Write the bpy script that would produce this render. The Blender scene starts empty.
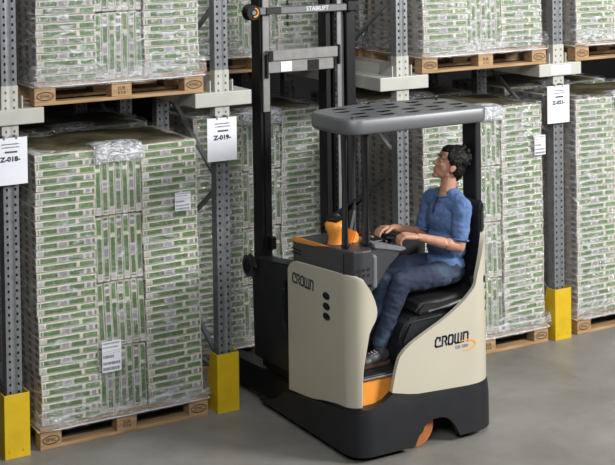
import bpy, bmesh, math, random
from math import sin, cos, pi, radians as R
from mathutils import Vector, Matrix, Quaternion, noise
random.seed(7)
SC = bpy.context.scene
COL = SC.collection
V = Vector

# ------------------------------------------------------------------ materials
def mat(name, color, rough=.5, metal=0., noise_amt=0., scale=20., bump=0., bscale=60., coat=0., spec=.5, detail=4):
    m = bpy.data.materials.new(name); m.use_nodes = True
    nt = m.node_tree; b = nt.nodes['Principled BSDF']
    b.inputs['Base Color'].default_value = (*color, 1)
    b.inputs['Roughness'].default_value = rough
    b.inputs['Metallic'].default_value = metal
    b.inputs['Specular IOR Level'].default_value = spec
    if coat: b.inputs['Coat Weight'].default_value = coat; b.inputs['Coat Roughness'].default_value = .15
    tc = nt.nodes.new('ShaderNodeTexCoord')
    n = nt.nodes.new('ShaderNodeTexNoise'); n.inputs['Scale'].default_value = scale; n.inputs['Detail'].default_value = detail
    nt.links.new(tc.outputs['Object'], n.inputs['Vector'])
    r = nt.nodes.new('ShaderNodeValToRGB')
    a = noise_amt
    r.color_ramp.elements[0].position = .3; r.color_ramp.elements[1].position = .7
    r.color_ramp.elements[0].color = (*[c*(1-a) for c in color], 1)
    r.color_ramp.elements[1].color = (*[min(1, c*(1+a)) for c in color], 1)
    nt.links.new(n.outputs['Fac'], r.inputs['Fac']); nt.links.new(r.outputs['Color'], b.inputs['Base Color'])
    if bump:
        n2 = nt.nodes.new('ShaderNodeTexNoise'); n2.inputs['Scale'].default_value = bscale; n2.inputs['Detail'].default_value = 3
        nt.links.new(tc.outputs['Object'], n2.inputs['Vector'])
        bp = nt.nodes.new('ShaderNodeBump'); bp.inputs['Strength'].default_value = bump; bp.inputs['Distance'].default_value = .01
        nt.links.new(n2.outputs['Fac'], bp.inputs['Height']); nt.links.new(bp.outputs['Normal'], b.inputs['Normal'])
    return m

M = {}
M['cream'] = mat('cream_paint', (.50, .465, .37), .33, noise_amt=.02, scale=3, coat=.3)
M['charcoal'] = mat('charcoal_moulding', (.013, .014, .017), .45, spec=.35, noise_amt=.15, scale=8, bump=.05, bscale=400)
M['black'] = mat('black_paint', (.004, .004, .005), .42, spec=.3, noise_amt=.2, scale=12)
M['dull_black'] = mat('dull_black', (.006, .006, .007), .7, noise_amt=.2, scale=12)
M['console'] = mat('grey_moulding', (.040, .042, .048), .42, noise_amt=.08, scale=10, bump=.05, bscale=500)
M['guard'] = mat('grey_guard_paint', (.135, .14, .148), .42, metal=.25, noise_amt=.05, scale=6)
M['mastgrey'] = mat('mast_steel', (.235, .23, .225), .4, metal=.3, noise_amt=.12, scale=14)
M['orange'] = mat('orange_moulding', (.82, .31, .045), .42, noise_amt=.05, scale=12)
M['orange_mark'] = mat('orange_mark', (.85, .33, .04), .45)
M['wheel'] = mat('amber_tyre', (.40, .13, .035), .55, noise_amt=.15, scale=20)
M['logo'] = mat('logo_blue_grey', (.018, .022, .045), .4)
M['chrome'] = mat('worn_chrome', (.55, .55, .57), .25, metal=1., noise_amt=.1)
M['red'] = mat('red_switch', (.6, .02, .02), .4)
M['paddark'] = mat('pad_grey', (.16, .165, .18), .4, noise_amt=.1)
M['seat'] = mat('black_vinyl', (.006, .006, .007), .6, noise_amt=.2, scale=20, bump=.15, bscale=200)
M['steel'] = mat('galvanised_steel', (.205, .215, .228), .42, metal=.4, noise_amt=.18, scale=25)
M['beige_steel'] = mat('beige_powder_coat', (.44, .44, .40), .42, noise_amt=.05, scale=8)
M['hole'] = mat('dark_recess', (.004, .004, .004), .8)
M['yellow'] = mat('yellow_powder_coat', (.60, .40, .008), .45, noise_amt=.08, scale=9, bump=.08, bscale=30)
M['paper'] = mat('white_paper', (.72, .74, .80), .6, noise_amt=.02)
M['print'] = mat('black_print', (.02, .02, .03), .6)
M['grey_print'] = mat('grey_print', (.13, .13, .16), .6)
M['white_mark'] = mat('white_mark', (.75, .75, .77), .5)
M['skin'] = mat('skin', (.46, .235, .155), .5, noise_amt=.1, scale=30, bump=.05, bscale=150)
M['lip'] = mat('lip', (.36, .12, .09), .45)
M['hair'] = mat('black_hair', (.005, .004, .004), .6, noise_amt=.4, scale=60, bump=.3, bscale=60, spec=.25)
M['eye'] = mat('eye_white', (.6, .58, .55), .2)
M['shirt'] = mat('blue_cotton', (.088, .155, .325), .85, noise_amt=.16, scale=22, bump=.5, bscale=28)
M['sole'] = mat('brown_leather', (.10, .05, .035), .5, noise_amt=.2)
M['shoe'] = mat('grey_shoe', (.055, .055, .06), .5, noise_amt=.3, scale=60)
M['film_band'] = mat('film_band', (.62, .64, .68), .25, noise_amt=.15, scale=15, coat=.5)
M['loadtop'] = mat('kraft_sheet', (.12, .105, .06), .5, noise_amt=.6, scale=6, bump=.4, bscale=12)
M['wall'] = mat('dark_wall', (.012, .012, .013), .9, noise_amt=.2, scale=1)

def ramp_const(nt, stops):
    r = nt.nodes.new('ShaderNodeValToRGB'); cr = r.color_ramp; cr.interpolation = 'CONSTANT'
    cr.elements[0].position = stops[0][0]; cr.elements[0].color = (*stops[0][1], 1)
    cr.elements[1].position = stops[1][0]; cr.elements[1].color = (*stops[1][1], 1)
    for p, c in stops[2:]:
        e = cr.elements.new(p); e.color = (*c, 1)
    return r
def math_node(nt, op, a, b=None, c=None):
    n = nt.nodes.new('ShaderNodeMath'); n.operation = op
    for i, x in enumerate((a, b, c)):
        if x is None: continue
        if isinstance(x, (int, float)): n.inputs[i].default_value = x
        else: nt.links.new(x, n.inputs[i])
    return n.outputs[0]
def mixc(nt, fac, a, b):
    n = nt.nodes.new('ShaderNodeMix'); n.data_type = 'RGBA'
    for key, x in ((0, fac), (6, a), (7, b)):
        if isinstance(x, tuple): n.inputs[key].default_value = (*x, 1)
        elif isinstance(x, (int, float)): n.inputs[key].default_value = x
        else: nt.links.new(x, n.inputs[key])
    return n.outputs[2]
def pack_material():
    m = bpy.data.materials.new('printed_carton'); m.use_nodes = True
    nt = m.node_tree; b = nt.nodes['Principled BSDF']; b.inputs['Roughness'].default_value = .55
    uv = nt.nodes.new('ShaderNodeUVMap'); uv.uv_map = 'UVMap'
    sp = nt.nodes.new('ShaderNodeSeparateXYZ'); nt.links.new(uv.outputs[0], sp.inputs[0])
    u, v = sp.outputs[0], sp.outputs[1]
    B = (.60, .565, .475); G = (.032, .125, .010); G2 = (.060, .185, .020); K = (.22, .22, .27); D = (.05, .13, .03); L = (.42, .42, .42)
    ra = ramp_const(nt, [(0, B), (.025, D), (.05, B), (.07, G), (.34, L), (.38, K), (.50, L), (.54, G), (.79, B), (.83, K), (.90, B), (.94, D), (.98, B)])
    rb = ramp_const(nt, [(0, B), (.03, L), (.10, B), (.12, G), (.42, G2), (.46, G), (.67, B), (.73, G2), (.97, B)])
    nt.links.new(u, ra.inputs[0]); nt.links.new(u, rb.inputs[0])
    ty = math_node(nt, 'FLOOR', v); vv = math_node(nt, 'SUBTRACT', v, ty)
    isb = math_node(nt, 'COMPARE', ty, 1., .1)
    c = mixc(nt, isb, ra.outputs[0], rb.outputs[0])
    # band across the thickness
    band = math_node(nt, 'COMPARE', vv, .50, .31)
    n = nt.nodes.new('ShaderNodeTexNoise'); n.inputs['Scale'].default_value = 90; n.inputs['Detail'].default_value = 1
    tc = nt.nodes.new('ShaderNodeTexCoord'); nt.links.new(tc.outputs['Object'], n.inputs['Vector'])
    n3 = nt.nodes.new('ShaderNodeTexNoise'); n3.inputs['Scale'].default_value = 7; nt.links.new(tc.outputs['Object'], n3.inputs['Vector'])
    c = mixc(nt, math_node(nt, 'MULTIPLY', math_node(nt, 'GREATER_THAN', n.outputs['Fac'], .58), .16), c, B)
    c = mixc(nt, band, B, c)
    # ends of the cartons
    en = mixc(nt, math_node(nt, 'MULTIPLY', band, math_node(nt, 'COMPARE', math_node(nt, 'FRACT', math_node(nt, 'MULTIPLY', u, 3.)), .35, .22)), (.46, .40, .32), (.14, .13, .15))
    c = mixc(nt, math_node(nt, 'COMPARE', ty, 2., .1), c, en)
    c = mixc(nt, math_node(nt, 'GREATER_THAN', ty, 2.5), c, (.58, .545, .46))
    c = mixc(nt, math_node(nt, 'MULTIPLY', n3.outputs['Fac'], .12), c, (.50, .50, .50))
    nt.links.new(c, b.inputs['Base Color'])
    return m
M['pack'] = pack_material()

def film_material(name, a, b, lo, hi, gloss, nsc):
    m = bpy.data.materials.new(name); m.use_nodes = True
    nt = m.node_tree; nt.nodes.clear()
    out = nt.nodes.new('ShaderNodeOutputMaterial')
    tr = nt.nodes.new('ShaderNodeBsdfTransparent'); gl = nt.nodes.new('ShaderNodeBsdfGlossy'); df = nt.nodes.new('ShaderNodeBsdfDiffuse')
    gl.inputs['Roughness'].default_value = .16; gl.inputs['Color'].default_value = (.9, .92, .96, 1); df.inputs['Color'].default_value = (.80, .83, .88, 1)
    tc = nt.nodes.new('ShaderNodeTexCoord')
    mp = nt.nodes.new('ShaderNodeMapping'); mp.inputs['Scale'].default_value = (1.6, 1.6, 5); mp.inputs['Rotation'].default_value = (0, .35, 0)
    oi = nt.nodes.new('ShaderNodeObjectInfo')
    ad = nt.nodes.new('ShaderNodeVectorMath'); ad.operation = 'ADD'
    nt.links.new(tc.outputs['Object'], ad.inputs[0]); 
    mu = math_node(nt, 'MULTIPLY', oi.outputs['Random'], 17.)
    cb = nt.nodes.new('ShaderNodeCombineXYZ')
    for i in range(3): nt.links.new(mu, cb.inputs[i])
    nt.links.new(cb.outputs[0], ad.inputs[1]); nt.links.new(ad.outputs[0], mp.inputs['Vector'])
    n = nt.nodes.new('ShaderNodeTexNoise'); n.inputs['Scale'].default_value = nsc; n.inputs['Detail'].default_value = 5; n.inputs['Distortion'].default_value = 1.1
    nt.links.new(mp.outputs[0], n.inputs['Vector'])
    bp = nt.nodes.new('ShaderNodeBump'); bp.inputs['Strength'].default_value = .9; bp.inputs['Distance'].default_value = .03
    n2 = nt.nodes.new('ShaderNodeTexNoise'); n2.inputs['Scale'].default_value = 14; n2.inputs['Detail'].default_value = 3; n2.inputs['Distortion'].default_value = 1.5
    nt.links.new(mp.outputs[0], n2.inputs['Vector'])
    nt.links.new(n2.outputs['Fac'], bp.inputs['Height'])
    nt.links.new(bp.outputs[0], gl.inputs['Normal'])
    r = nt.nodes.new('ShaderNodeValToRGB'); r.color_ramp.elements[0].position = lo; r.color_ramp.elements[0].color = (a, a, a, 1)
    r.color_ramp.elements[1].position = hi; r.color_ramp.elements[1].color = (b, b, b, 1)
    nt.links.new(n.outputs['Fac'], r.inputs[0])
    m1 = nt.nodes.new('ShaderNodeMixShader'); nt.links.new(r.outputs[0], m1.inputs[0]); nt.links.new(tr.outputs[0], m1.inputs[1]); nt.links.new(df.outputs[0], m1.inputs[2])
    m2 = nt.nodes.new('ShaderNodeMixShader'); m2.inputs[0].default_value = gloss
    nt.links.new(m1.outputs[0], m2.inputs[1]); nt.links.new(gl.outputs[0], m2.inputs[2]); nt.links.new(m2.outputs[0], out.inputs[0])
    return m
M['film'] = film_material('stretch_film', .01, .45, .54, .74, .10, 4.)
M['glint_film'] = film_material('milky_glint_film', .03, .68, .52, .72, .16, 7.)  # milky film whose pale streaks also paint glints into its colour

M['film_skirt'] = film_material('film_skirt', .02, .60, .50, .74, .14, 5.)  # pale streaks of this film paint the glints at the stack foot
M['film_fold'] = film_material('bunched_film', .15, .9, .42, .66, .25, 14.)

def glass_material():
    m = bpy.data.materials.new('tinted_screen'); m.use_nodes = True
    nt = m.node_tree; nt.nodes.clear(); out = nt.nodes.new('ShaderNodeOutputMaterial')
    tr = nt.nodes.new('ShaderNodeBsdfTransparent'); tr.inputs[0].default_value = (.25, .27, .34, 1)
    gl = nt.nodes.new('ShaderNodeBsdfGlossy'); gl.inputs['Roughness'].default_value = .08
    mx = nt.nodes.new('ShaderNodeMixShader'); mx.inputs[0].default_value = .06
    nt.links.new(tr.outputs[0], mx.inputs[1]); nt.links.new(gl.outputs[0], mx.inputs[2]); nt.links.new(mx.outputs[0], out.inputs[0])
    return m
M['screen'] = glass_material()

def floor_material():
    m = bpy.data.materials.new('polished_concrete'); m.use_nodes = True
    nt = m.node_tree; b = nt.nodes['Principled BSDF']
    tc = nt.nodes.new('ShaderNodeTexCoord')
    n = nt.nodes.new('ShaderNodeTexNoise'); n.inputs['Scale'].default_value = 1.3; n.inputs['Detail'].default_value = 9; n.inputs['Roughness'].default_value = .65
    nt.links.new(tc.outputs['Object'], n.inputs['Vector'])
    r = nt.nodes.new('ShaderNodeValToRGB'); r.color_ramp.elements[0].position = .3; r.color_ramp.elements[1].position = .72
    r.color_ramp.elements[0].color = (.135, .128, .108, 1); r.color_ramp.elements[1].color = (.27, .265, .255, 1)
    nt.links.new(n.outputs['Fac'], r.inputs[0])
    n2 = nt.nodes.new('ShaderNodeTexNoise'); n2.inputs['Scale'].default_value = 60; n2.inputs['Detail'].default_value = 4
    nt.links.new(tc.outputs['Object'], n2.inputs['Vector'])
    c = mixc(nt, math_node(nt, 'MULTIPLY', n2.outputs['Fac'], .25), r.outputs[0], (.2, .19, .17))
    nt.links.new(c, b.inputs['Base Color'])
    rr = nt.nodes.new('ShaderNodeMapRange'); rr.inputs[3].default_value = .35; rr.inputs[4].default_value = .6
    nt.links.new(n.outputs['Fac'], rr.inputs[0]); nt.links.new(rr.outputs[0], b.inputs['Roughness'])
    bp = nt.nodes.new('ShaderNodeBump'); bp.inputs['Strength'].default_value = .12; bp.inputs['Distance'].default_value = .01
    nt.links.new(n2.outputs['Fac'], bp.inputs['Height']); nt.links.new(bp.outputs[0], b.inputs['Normal'])
    return m
M['floor'] = floor_material()

def wood_material():
    m = bpy.data.materials.new('pallet_pine'); m.use_nodes = True
    nt = m.node_tree; b = nt.nodes['Principled BSDF']; b.inputs['Roughness'].default_value = .7
    tc = nt.nodes.new('ShaderNodeTexCoord'); mp = nt.nodes.new('ShaderNodeMapping'); mp.inputs['Scale'].default_value = (2, 12, 30)
    oi = nt.nodes.new('ShaderNodeObjectInfo')
    nt.links.new(tc.outputs['Object'], mp.inputs['Vector'])
    n = nt.nodes.new('ShaderNodeTexNoise'); n.inputs['Scale'].default_value = 2.2; n.inputs['Detail'].default_value = 6; n.noise_dimensions = '4D'
    nt.links.new(mp.outputs[0], n.inputs['Vector'])
    nt.links.new(math_node(nt, 'MULTIPLY', oi.outputs['Random'], 30.), n.inputs['W'])
    r = nt.nodes.new('ShaderNodeValToRGB'); r.color_ramp.elements[0].position = .3; r.color_ramp.elements[1].position = .7
    r.color_ramp.elements[0].color = (.25, .145, .065, 1); r.color_ramp.elements[1].color = (.47, .31, .165, 1)
    nt.links.new(n.outputs['Fac'], r.inputs[0]); nt.links.new(r.outputs[0], b.inputs['Base Color'])
    return m
M['wood'] = wood_material()

def jeans_material():
    m = mat('washed_denim', (.028, .048, .10), .85, bump=.5, bscale=24)
    nt = m.node_tree
    r = [n for n in nt.nodes if n.type == 'VALTORGB'][0]; n = [n for n in nt.nodes if n.type == 'TEX_NOISE'][0]
    n.inputs['Scale'].default_value = 3.2; n.inputs['Distortion'].default_value = .6; n.inputs['Detail'].default_value = 8
    r.color_ramp.elements[0].position = .4; r.color_ramp.elements[1].position = .72
    r.color_ramp.elements[0].color = (.015, .024, .052, 1); r.color_ramp.elements[1].color = (.075, .12, .19, 1)
    return m
M['jeans'] = jeans_material()

# ------------------------------------------------------------------ helpers
def link(o, parent=None):
    COL.objects.link(o)
    if parent: o.parent = parent
    return o
def obj(name, bm, m, parent=None, smooth=False, loc=None):
    me = bpy.data.meshes.new(name)
    if smooth:
        for f in bm.faces: f.smooth = True
    bm.normal_update(); bm.to_mesh(me); bm.free()
    ms = m if isinstance(m, (list, tuple)) else [m]
    for k in ms: me.materials.append(M[k] if isinstance(k, str) else k)
    o = bpy.data.objects.new(name, me); link(o, parent)
    if loc: o.location = loc
    return o
def thing(name, label, cat, loc=(0, 0, 0), rz=0, group=None):
    o = bpy.data.objects.new(name, None); link(o); o.location = loc; o.rotation_euler = (0, 0, rz)
    o.empty_display_size = .1
    tag(o, label, cat, group); return o
def tag(o, label, cat, group=None):
    o['label'] = label; o['category'] = cat
    if group: o['group'] = group
    return o
def struct(name, bm, m):
    o = obj(name, bm, m); o['kind'] = 'structure'; return o
def copy_tree(o, parent=None):
    c = o.copy(); link(c, parent)
    for ch in KIDS(o): copy_tree(ch, c)
    return c
def KIDS(o): return [x for x in list(COL.objects) if x.parent == o]
def place(o, loc, label=None, rz=None):
    o.location = loc
    if rz is not None: o.rotation_euler = (0, 0, rz)
    if label: o['label'] = label
    return o

def box(bm, x0, x1, y0, y1, z0, z1, bev=0., seg=1, mi=0):
    r = bmesh.ops.create_cube(bm, size=1.)
    vs = r['verts']
    for v in vs:
        v.co = V(((x0+x1)/2+v.co.x*(x1-x0), (y0+y1)/2+v.co.y*(y1-y0), (z0+z1)/2+v.co.z*(z1-z0)))
    fs = list({f for v in vs for f in v.link_faces})
    for f in fs: f.material_index = mi
    if bev:
        es = list({e for v in vs for e in v.link_edges})
        bmesh.ops.bevel(bm, geom=es, offset=bev, segments=seg, affect='EDGES', profile=.5)
def newbox(*a, **k):
    bm = bmesh.new(); box(bm, *a, **k); return bm
def frame_of(d):
    d = d.normalized(); a = V((0, 0, 1)) if abs(d.z) < .9 else V((1, 0, 0))
    s = d.cross(a).normalized(); return d, s, s.cross(d)
def tube(bm, pts, rad, seg=10, cap=True):
    pts = [V(p) for p in pts]; rings = []
    prev = None
    for i, p in enumerate(pts):
        d = (pts[min(i+1, len(pts)-1)]-pts[max(i-1, 0)])
        if prev is None: d, s, t = frame_of(d)
        else:
            d = d.normalized(); s = (prev - d*prev.dot(d)).normalized(); t = d.cross(s)
        prev = s
        r = rad[i] if isinstance(rad, (list, tuple)) else rad
        rings.append([bm.verts.new(p+(s*cos(2*pi*k/seg)+t*sin(2*pi*k/seg))*r) for k in range(seg)])
    for a, b in zip(rings, rings[1:]):
        for k in range(seg): bm.faces.new((a[k], a[(k+1) % seg], b[(k+1) % seg], b[k]))
    if cap:
        bm.faces.new(list(reversed(rings[0]))); bm.faces.new(rings[-1])
def bar(bm, a, b, w, h):
    a, b = V(a), V(b); d, s, t = frame_of(b-a)
    q = [s*w/2+t*h/2, -s*w/2+t*h/2, -s*w/2-t*h/2, s*w/2-t*h/2]
    A = [bm.verts.new(a+x) for x in q]; B = [bm.verts.new(b+x) for x in q]
    for k in range(4): bm.faces.new((A[k], A[(k+1) % 4], B[(k+1) % 4], B[k]))
    bm.faces.new(list(reversed(A))); bm.faces.new(B)
def prism(bm, poly, fn0, fn1):
    """poly of 2D points, mapped by fn0 and fn1 to the two end faces"""
    A = [bm.verts.new(fn0(*p)) for p in poly]; B = [bm.verts.new(fn1(*p)) for p in poly]; n = len(poly)
    for k in range(n): bm.faces.new((A[k], A[(k+1) % n], B[(k+1) % n], B[k]))
    bm.faces.new(list(reversed(A))); bm.faces.new(B)
    bmesh.ops.recalc_face_normals(bm, faces=bm.faces[:])
def prism_x(poly, x0, x1, bev=0., seg=2):     # poly of (y,z)
    bm = bmesh.new(); prism(bm, poly, lambda a, b: V((x0, a, b)), lambda a, b: V((x1, a, b)))
    if bev: bmesh.ops.bevel(bm, geom=bm.edges[:], offset=bev, segments=seg, affect='EDGES')
    return bm
def prism_y(poly, y0, y1, bev=0., seg=2):     # poly of (x,z)
    bm = bmesh.new(); prism(bm, poly, lambda a, b: V((a, y0, b)), lambda a, b: V((a, y1, b)))
    if bev: bmesh.ops.bevel(bm, geom=bm.edges[:], offset=bev, segments=seg, affect='EDGES')
    return bm
def prism_z(poly, z0, z1, bev=0., seg=2):
    bm = bmesh.new(); prism(bm, poly, lambda a, b: V((a, b, z0)), lambda a, b: V((a, b, z1)))
    if bev: bmesh.ops.bevel(bm, geom=bm.edges[:], offset=bev, segments=seg, affect='EDGES')
    return bm
def cyl(bm, a, b, r0, r1=None, seg=20): tube(bm, [a, b], [r0, r0 if r1 is None else r1], seg)
def text_bm(s, size, fn, thick=.001, bold=0.):
    """text laid out around its centre; fn maps (u,v,depth) to a point"""
    cu = bpy.data.curves.new('t', 'FONT'); cu.body = s; cu.size = size; cu.align_x = 'CENTER'; cu.align_y = 'CENTER'; cu.extrude = thick/2; cu.resolution_u = 3; cu.offset = bold
    o = bpy.data.objects.new('t', cu); COL.objects.link(o)
    dg = bpy.context.evaluated_depsgraph_get(); me = bpy.data.meshes.new_from_object(o.evaluated_get(dg))
    bm = bmesh.new(); bm.from_mesh(me)
    bpy.data.objects.remove(o); bpy.data.curves.remove(cu); bpy.data.meshes.remove(me)
    for v in bm.verts: v.co = fn(v.co.x, v.co.y, v.co.z)
    return bm
def merge(bm, other):
    me = bpy.data.meshes.new('m'); other.to_mesh(me); other.free(); bm.from_mesh(me); bpy.data.meshes.remove(me)
def plate_with_holes(outer, holes, z0, z1):
    """horizontal plate: outer loop + hole loops"""
    bm = bmesh.new(); es = []
    for loop in [outer]+holes:
        vs = [bm.verts.new((p[0], p[1], z1)) for p in loop]
        for k in range(len(vs)): es.append(bm.edges.new((vs[k], vs[(k+1) % len(vs)])))
    bmesh.ops.triangle_fill(bm, use_beauty=True, edges=es)
    r = bmesh.ops.extrude_face_region(bm, geom=bm.faces[:])
    for g in r['geom']:
        if isinstance(g, bmesh.types.BMVert): g.co.z = z0
    bmesh.ops.recalc_face_normals(bm, faces=bm.faces[:])
    return bm

# ------------------------------------------------------------------ setting
bm = bmesh.new(); bmesh.ops.create_grid(bm, x_segments=1, y_segments=1, size=16); fl = struct('floor', bm, 'floor'); fl.location = (2, -3, 0)
struct('wall_back', newbox(-14, 18, 6.2, 6.4, 0, 7), 'wall')
struct('ceiling', newbox(-14, 18, -19, 6.4, 7, 7.2), 'wall')

# ------------------------------------------------------------------ rack
D = 1.502; ZB = 2.226
def upright_post(bm, x, y, H, w=.10, d=.075):
    """perforated open C profile, front face towards -Y"""
    xs = [-w/2, -.034, -.021, -.006, .006, .021, .034, w/2]
    z = .0; rows = []; p = .05
    n = int(H/p)
    zs = []
    for k in range(n): zs += [k*p, k*p+.017]
    zs.append(n*p)
    grid = [[bm.verts.new((x+a, y+(.006 if 3 <= i <= 4 else 0), q)) for i, a in enumerate(xs)] for q in zs]
    for j in range(len(zs)-1):
        for i in range(len(xs)-1):
            if j % 2 == 0 and i in (1, 5): continue
            bm.faces.new((grid[j][i], grid[j][i+1], grid[j+1][i+1], grid[j+1][i]))
    for s, col in ((-1, 0), (1, -1)):
        prev = [grid[0][col], grid[-1][col]]
        for dx, dy in ((0, d), (-s*.022, d), ):
            b0 = bm.verts.new((x+s*w/2+dx, y+dy, 0)); b1 = bm.verts.new((x+s*w/2+dx, y+dy, zs[-1]))
            bm.faces.new((prev[0], b0, b1, prev[1])); prev = [b0, b1]
def make_frame(name='rack_upright_frame'):
    t = thing(name, '', 'rack frame', group=None)
    H = 4.4
    for y in (0, 1.0):
        bm = bmesh.new(); upright_post(bm, 0, 0 if y == 0 else y, H)
        o = obj('upright', bm, 'steel', t)
        s = o.modifiers.new('t', 'SOLIDIFY'); s.thickness = .0025; s.offset = 0
        bm = newbox(-.042, .042, y+.028, y+.031, .05, H-.05); b = obj('shade_backing', bm, 'hole', o)  # near-black sheet added for the shade inside the open post
        bm = newbox(-.07, .07, y-.02, y+.10, 0, .008, bev=.002); obj('foot_plate', bm, 'steel', o)
    z = .3; k = 0
    while z < H-.5:
        bm = bmesh.new(); a, b = (.06, 1.02) if k % 2 == 0 else (1.02, .06)
        bar(bm, (0, a, z), (0, b, z+.62), .03, .022); obj('diagonal_brace', bm, 'steel', t); z += .64; k += 1
    for z in (.25, 2.2, 4.1):
        bm = bmesh.new(); bar(bm, (0, .06, z), (0, 1.02, z), .03, .03); obj('horizontal_brace', bm, 'steel', t)
    return t
where = ['at the left edge, behind sign Z-018', 'behind sign Z-019, left of the truck', 'behind the truck guard, without a sign', 'right of the truck, behind the rightmost sign']
proto = make_frame()
for i in range(4):
    f = proto if i == 0 else copy_tree(proto)
    place(f, (i*D, 0, 0), 'grey perforated steel rack frame '+where[i])
for i in range(4):
    f = copy_tree(proto)
    place(f, (i*D, 1.72, 0), 'grey rack frame deep in the rack, ' + ['behind the frame of sign Z-018', 'behind the frame of sign Z-019', 'seen through the truck mast', 'behind the rightmost signed frame'][i])

# arms: beige cross bar with sleeve
def make_arm():
    t = thing('rack_support_arm', '', 'rack arm')
    bm = newbox(-.217, .217, -.033, .20, 2.122, 2.222, bev=.006, seg=2); a = obj('cross_bar', bm, 'beige_steel', t)
    bm = bmesh.new()
    zs = [2.02+.05*k for k in range(8)]
    xs = [-.054, -.034, -.021, -.004, .004, .021, .034, .054]
    rows = []
    zz = []
    for q in zs[:-1]: zz += [q, q+.016, ]
    zz.append(zs[-1])
    g = [[bm.verts.new((x, -.005+(.004 if 3 <= i <= 4 else 0), q)) for i, x in enumerate(xs)] for q in zz]
    for j in range(len(zz)-1):
        for i in range(7):
            if j % 2 == 0 and i in (1, 5): continue
            bm.faces.new((g[j][i], g[j][i+1], g[j+1][i+1], g[j+1][i]))
    for c in (0, -1):
        q0, q1 = g[0][c], g[-1][c]
        b0 = bm.verts.new(q0.co+V((0, .07, 0))); b1 = bm.verts.new(q1.co+V((0, .07, 0)))
        bm.faces.new((q0, b0, b1, q1))
    o = obj('sleeve', bm, 'beige_steel', t); s = o.modifiers.new('t', 'SOLIDIFY'); s.thickness = .003; s.offset = 0
    for s_ in (-1, 1):
        bm = prism_x([(-.0, 2.222), (.15, 2.222), (.02, 2.30), (0, 2.30)], s_*.085-.004, s_*.085+.004); obj('gusset', bm, 'beige_steel', t)
    return t
proto = make_arm()
for i, w in enumerate(['above the sign Z-018', 'above the sign Z-019, beside the truck mast', 'above the overhead guard of the truck', 'above the rightmost sign, with a white sticker']):
    a = proto if i == 0 else copy_tree(proto)
    place(a, (i*D, 0, 0), 'beige steel cross arm on the rack upright '+w)
bm = newbox(-.10, .10, -.0345, -.0325, 2.135, 2.205); st = obj('sticker', bm, 'paper', a)
# depth rails on the arm ends
def make_rail(s):
    bm = bmesh.new()
    # rail fits round the lane edge: flat tread and outer upstand towards the post
    box(bm, min(s*.08, s*.217), max(s*.08, s*.217), .20, 2.7, 2.19, 2.222, bev=.002)
    box(bm, min(s*.080, s*.086), max(s*.080, s*.086), .20, 2.7, 2.222, 2.300, bev=.001)
    box(bm, min(s*.21, s*.217), max(s*.21, s*.217), .20, 2.7, 2.125, 2.19)
    return bm
for i in range(4):
    for s in (-1, 1):
        o = obj('pallet_rail', make_rail(s), 'beige_steel'); o.location = (i*D, 0, 0)
        tag(o, 'beige rail running back from the %s end of the arm %s' % ('left' if s < 0 else 'right', ['above sign Z-018', 'above sign Z-019', 'above the truck guard', 'above the rightmost sign'][i]), 'rail')

# yellow guards
def make_guard():
    t = thing('post_guard', '', 'post guard')
    w = .167; g = -.044; h = .41
    obj('front_plate', newbox(-w/2, w/2, g, g+.006, 0, h, bev=.002), 'yellow', t)
    for s in (-1, 1):
        x0, x1 = (-w/2, -w/2+.006) if s < 0 else (w/2-.006, w/2)
        obj('side_plate', prism_x([(g+.005, 0), (.175, 0), (.175, .03), (.06, h), (g+.005, h)], x0, x1, bev=.0012, seg=1), 'yellow', t)
    for s in (-1, 1):
        bm = bmesh.new(); cyl(bm, (s*.045, g-.004, .05), (s*.045, g, .05), .009, seg=8); obj('bolt', bm, 'yellow', t)
    return t
proto = make_guard()
for i, w in ((0, 'at the foot of the upright at the left edge'), (1, 'at the foot of the upright left of the truck'), (2, 'hidden behind the reach truck body'), (3, 'at the foot of the upright right of the reach truck')):
    if i == 2: continue
    o = proto if i == 0 else copy_tree(proto)
    place(o, (i*D, 0, 0), 'yellow steel post guard '+w)

# signs
def make_sign(x, code, label):
    t = thing('rack_sign', label, 'sign', (x, -.052, 0))
    bm = bmesh.new(); nx = 6
    for k in range(nx+1):
        q = -.1125+.225*k/nx
        for z in (1.75, 2.048): bm.verts.new((q, -.004*sin(pi*k/nx), z))
    bm.verts.ensure_lookup_table()
    for k in range(nx): bm.faces.new([bm.verts[j] for j in (2*k, 2*k+2, 2*k+3, 2*k+1)])
    o = obj('sheet', bm, 'paper', t); s = o.modifiers.new('t', 'SOLIDIFY'); s.thickness = .0015; s.offset = 0
    f = lambda u, v, d: V((u, -.0065+d, v))
    for s_, sz, z, k in (('fine line a', .017, 2.008, 'grey_print'), ('fine line b', .017, 1.988, 'grey_print'), ('0000000', .021, 1.958, 'print'), (code, .042, 1.912, 'print')):
        w = .9 if s_ != code else 1.
        if s_ in ('fine line a', 'fine line b'):
            # unreadable fine print: a row of small strokes
            bm = bmesh.new(); q = -.055; rr = random.Random(s_)
            while q < .055:
                l = rr.uniform(.003, .008); h = rr.uniform(.004, .0065); box(bm, q, q+l, -.0065, -.0055, z-h*.6, z+h*.6); q += l+rr.uniform(.0015, .004)
        elif s_ == '0000000':
            bm = bmesh.new(); q = -.035; rr = random.Random(3)
            while q < .04:
                l = rr.uniform(.004, .007); box(bm, q, q+l, -.0065, -.0055, z-.006, z+.006); q += l+.0022
        else:
            bm = text_bm(s_, sz, lambda u, v, d, z=z: V((u*1.1, -.0065+d, v+z)), .001, .0016)
        obj('printed_line', bm, k, t)
    for s_ in (-1, 1):
        bm = newbox(s_*.04-.008, s_*.04+.008, -.005, .045, 2.035, 2.06, bev=.002); obj('clip', bm, 'steel', t)
make_sign(-.018, 'Z-018-', 'white paper sign reading Z-018- hanging on the leftmost rack upright')
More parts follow.
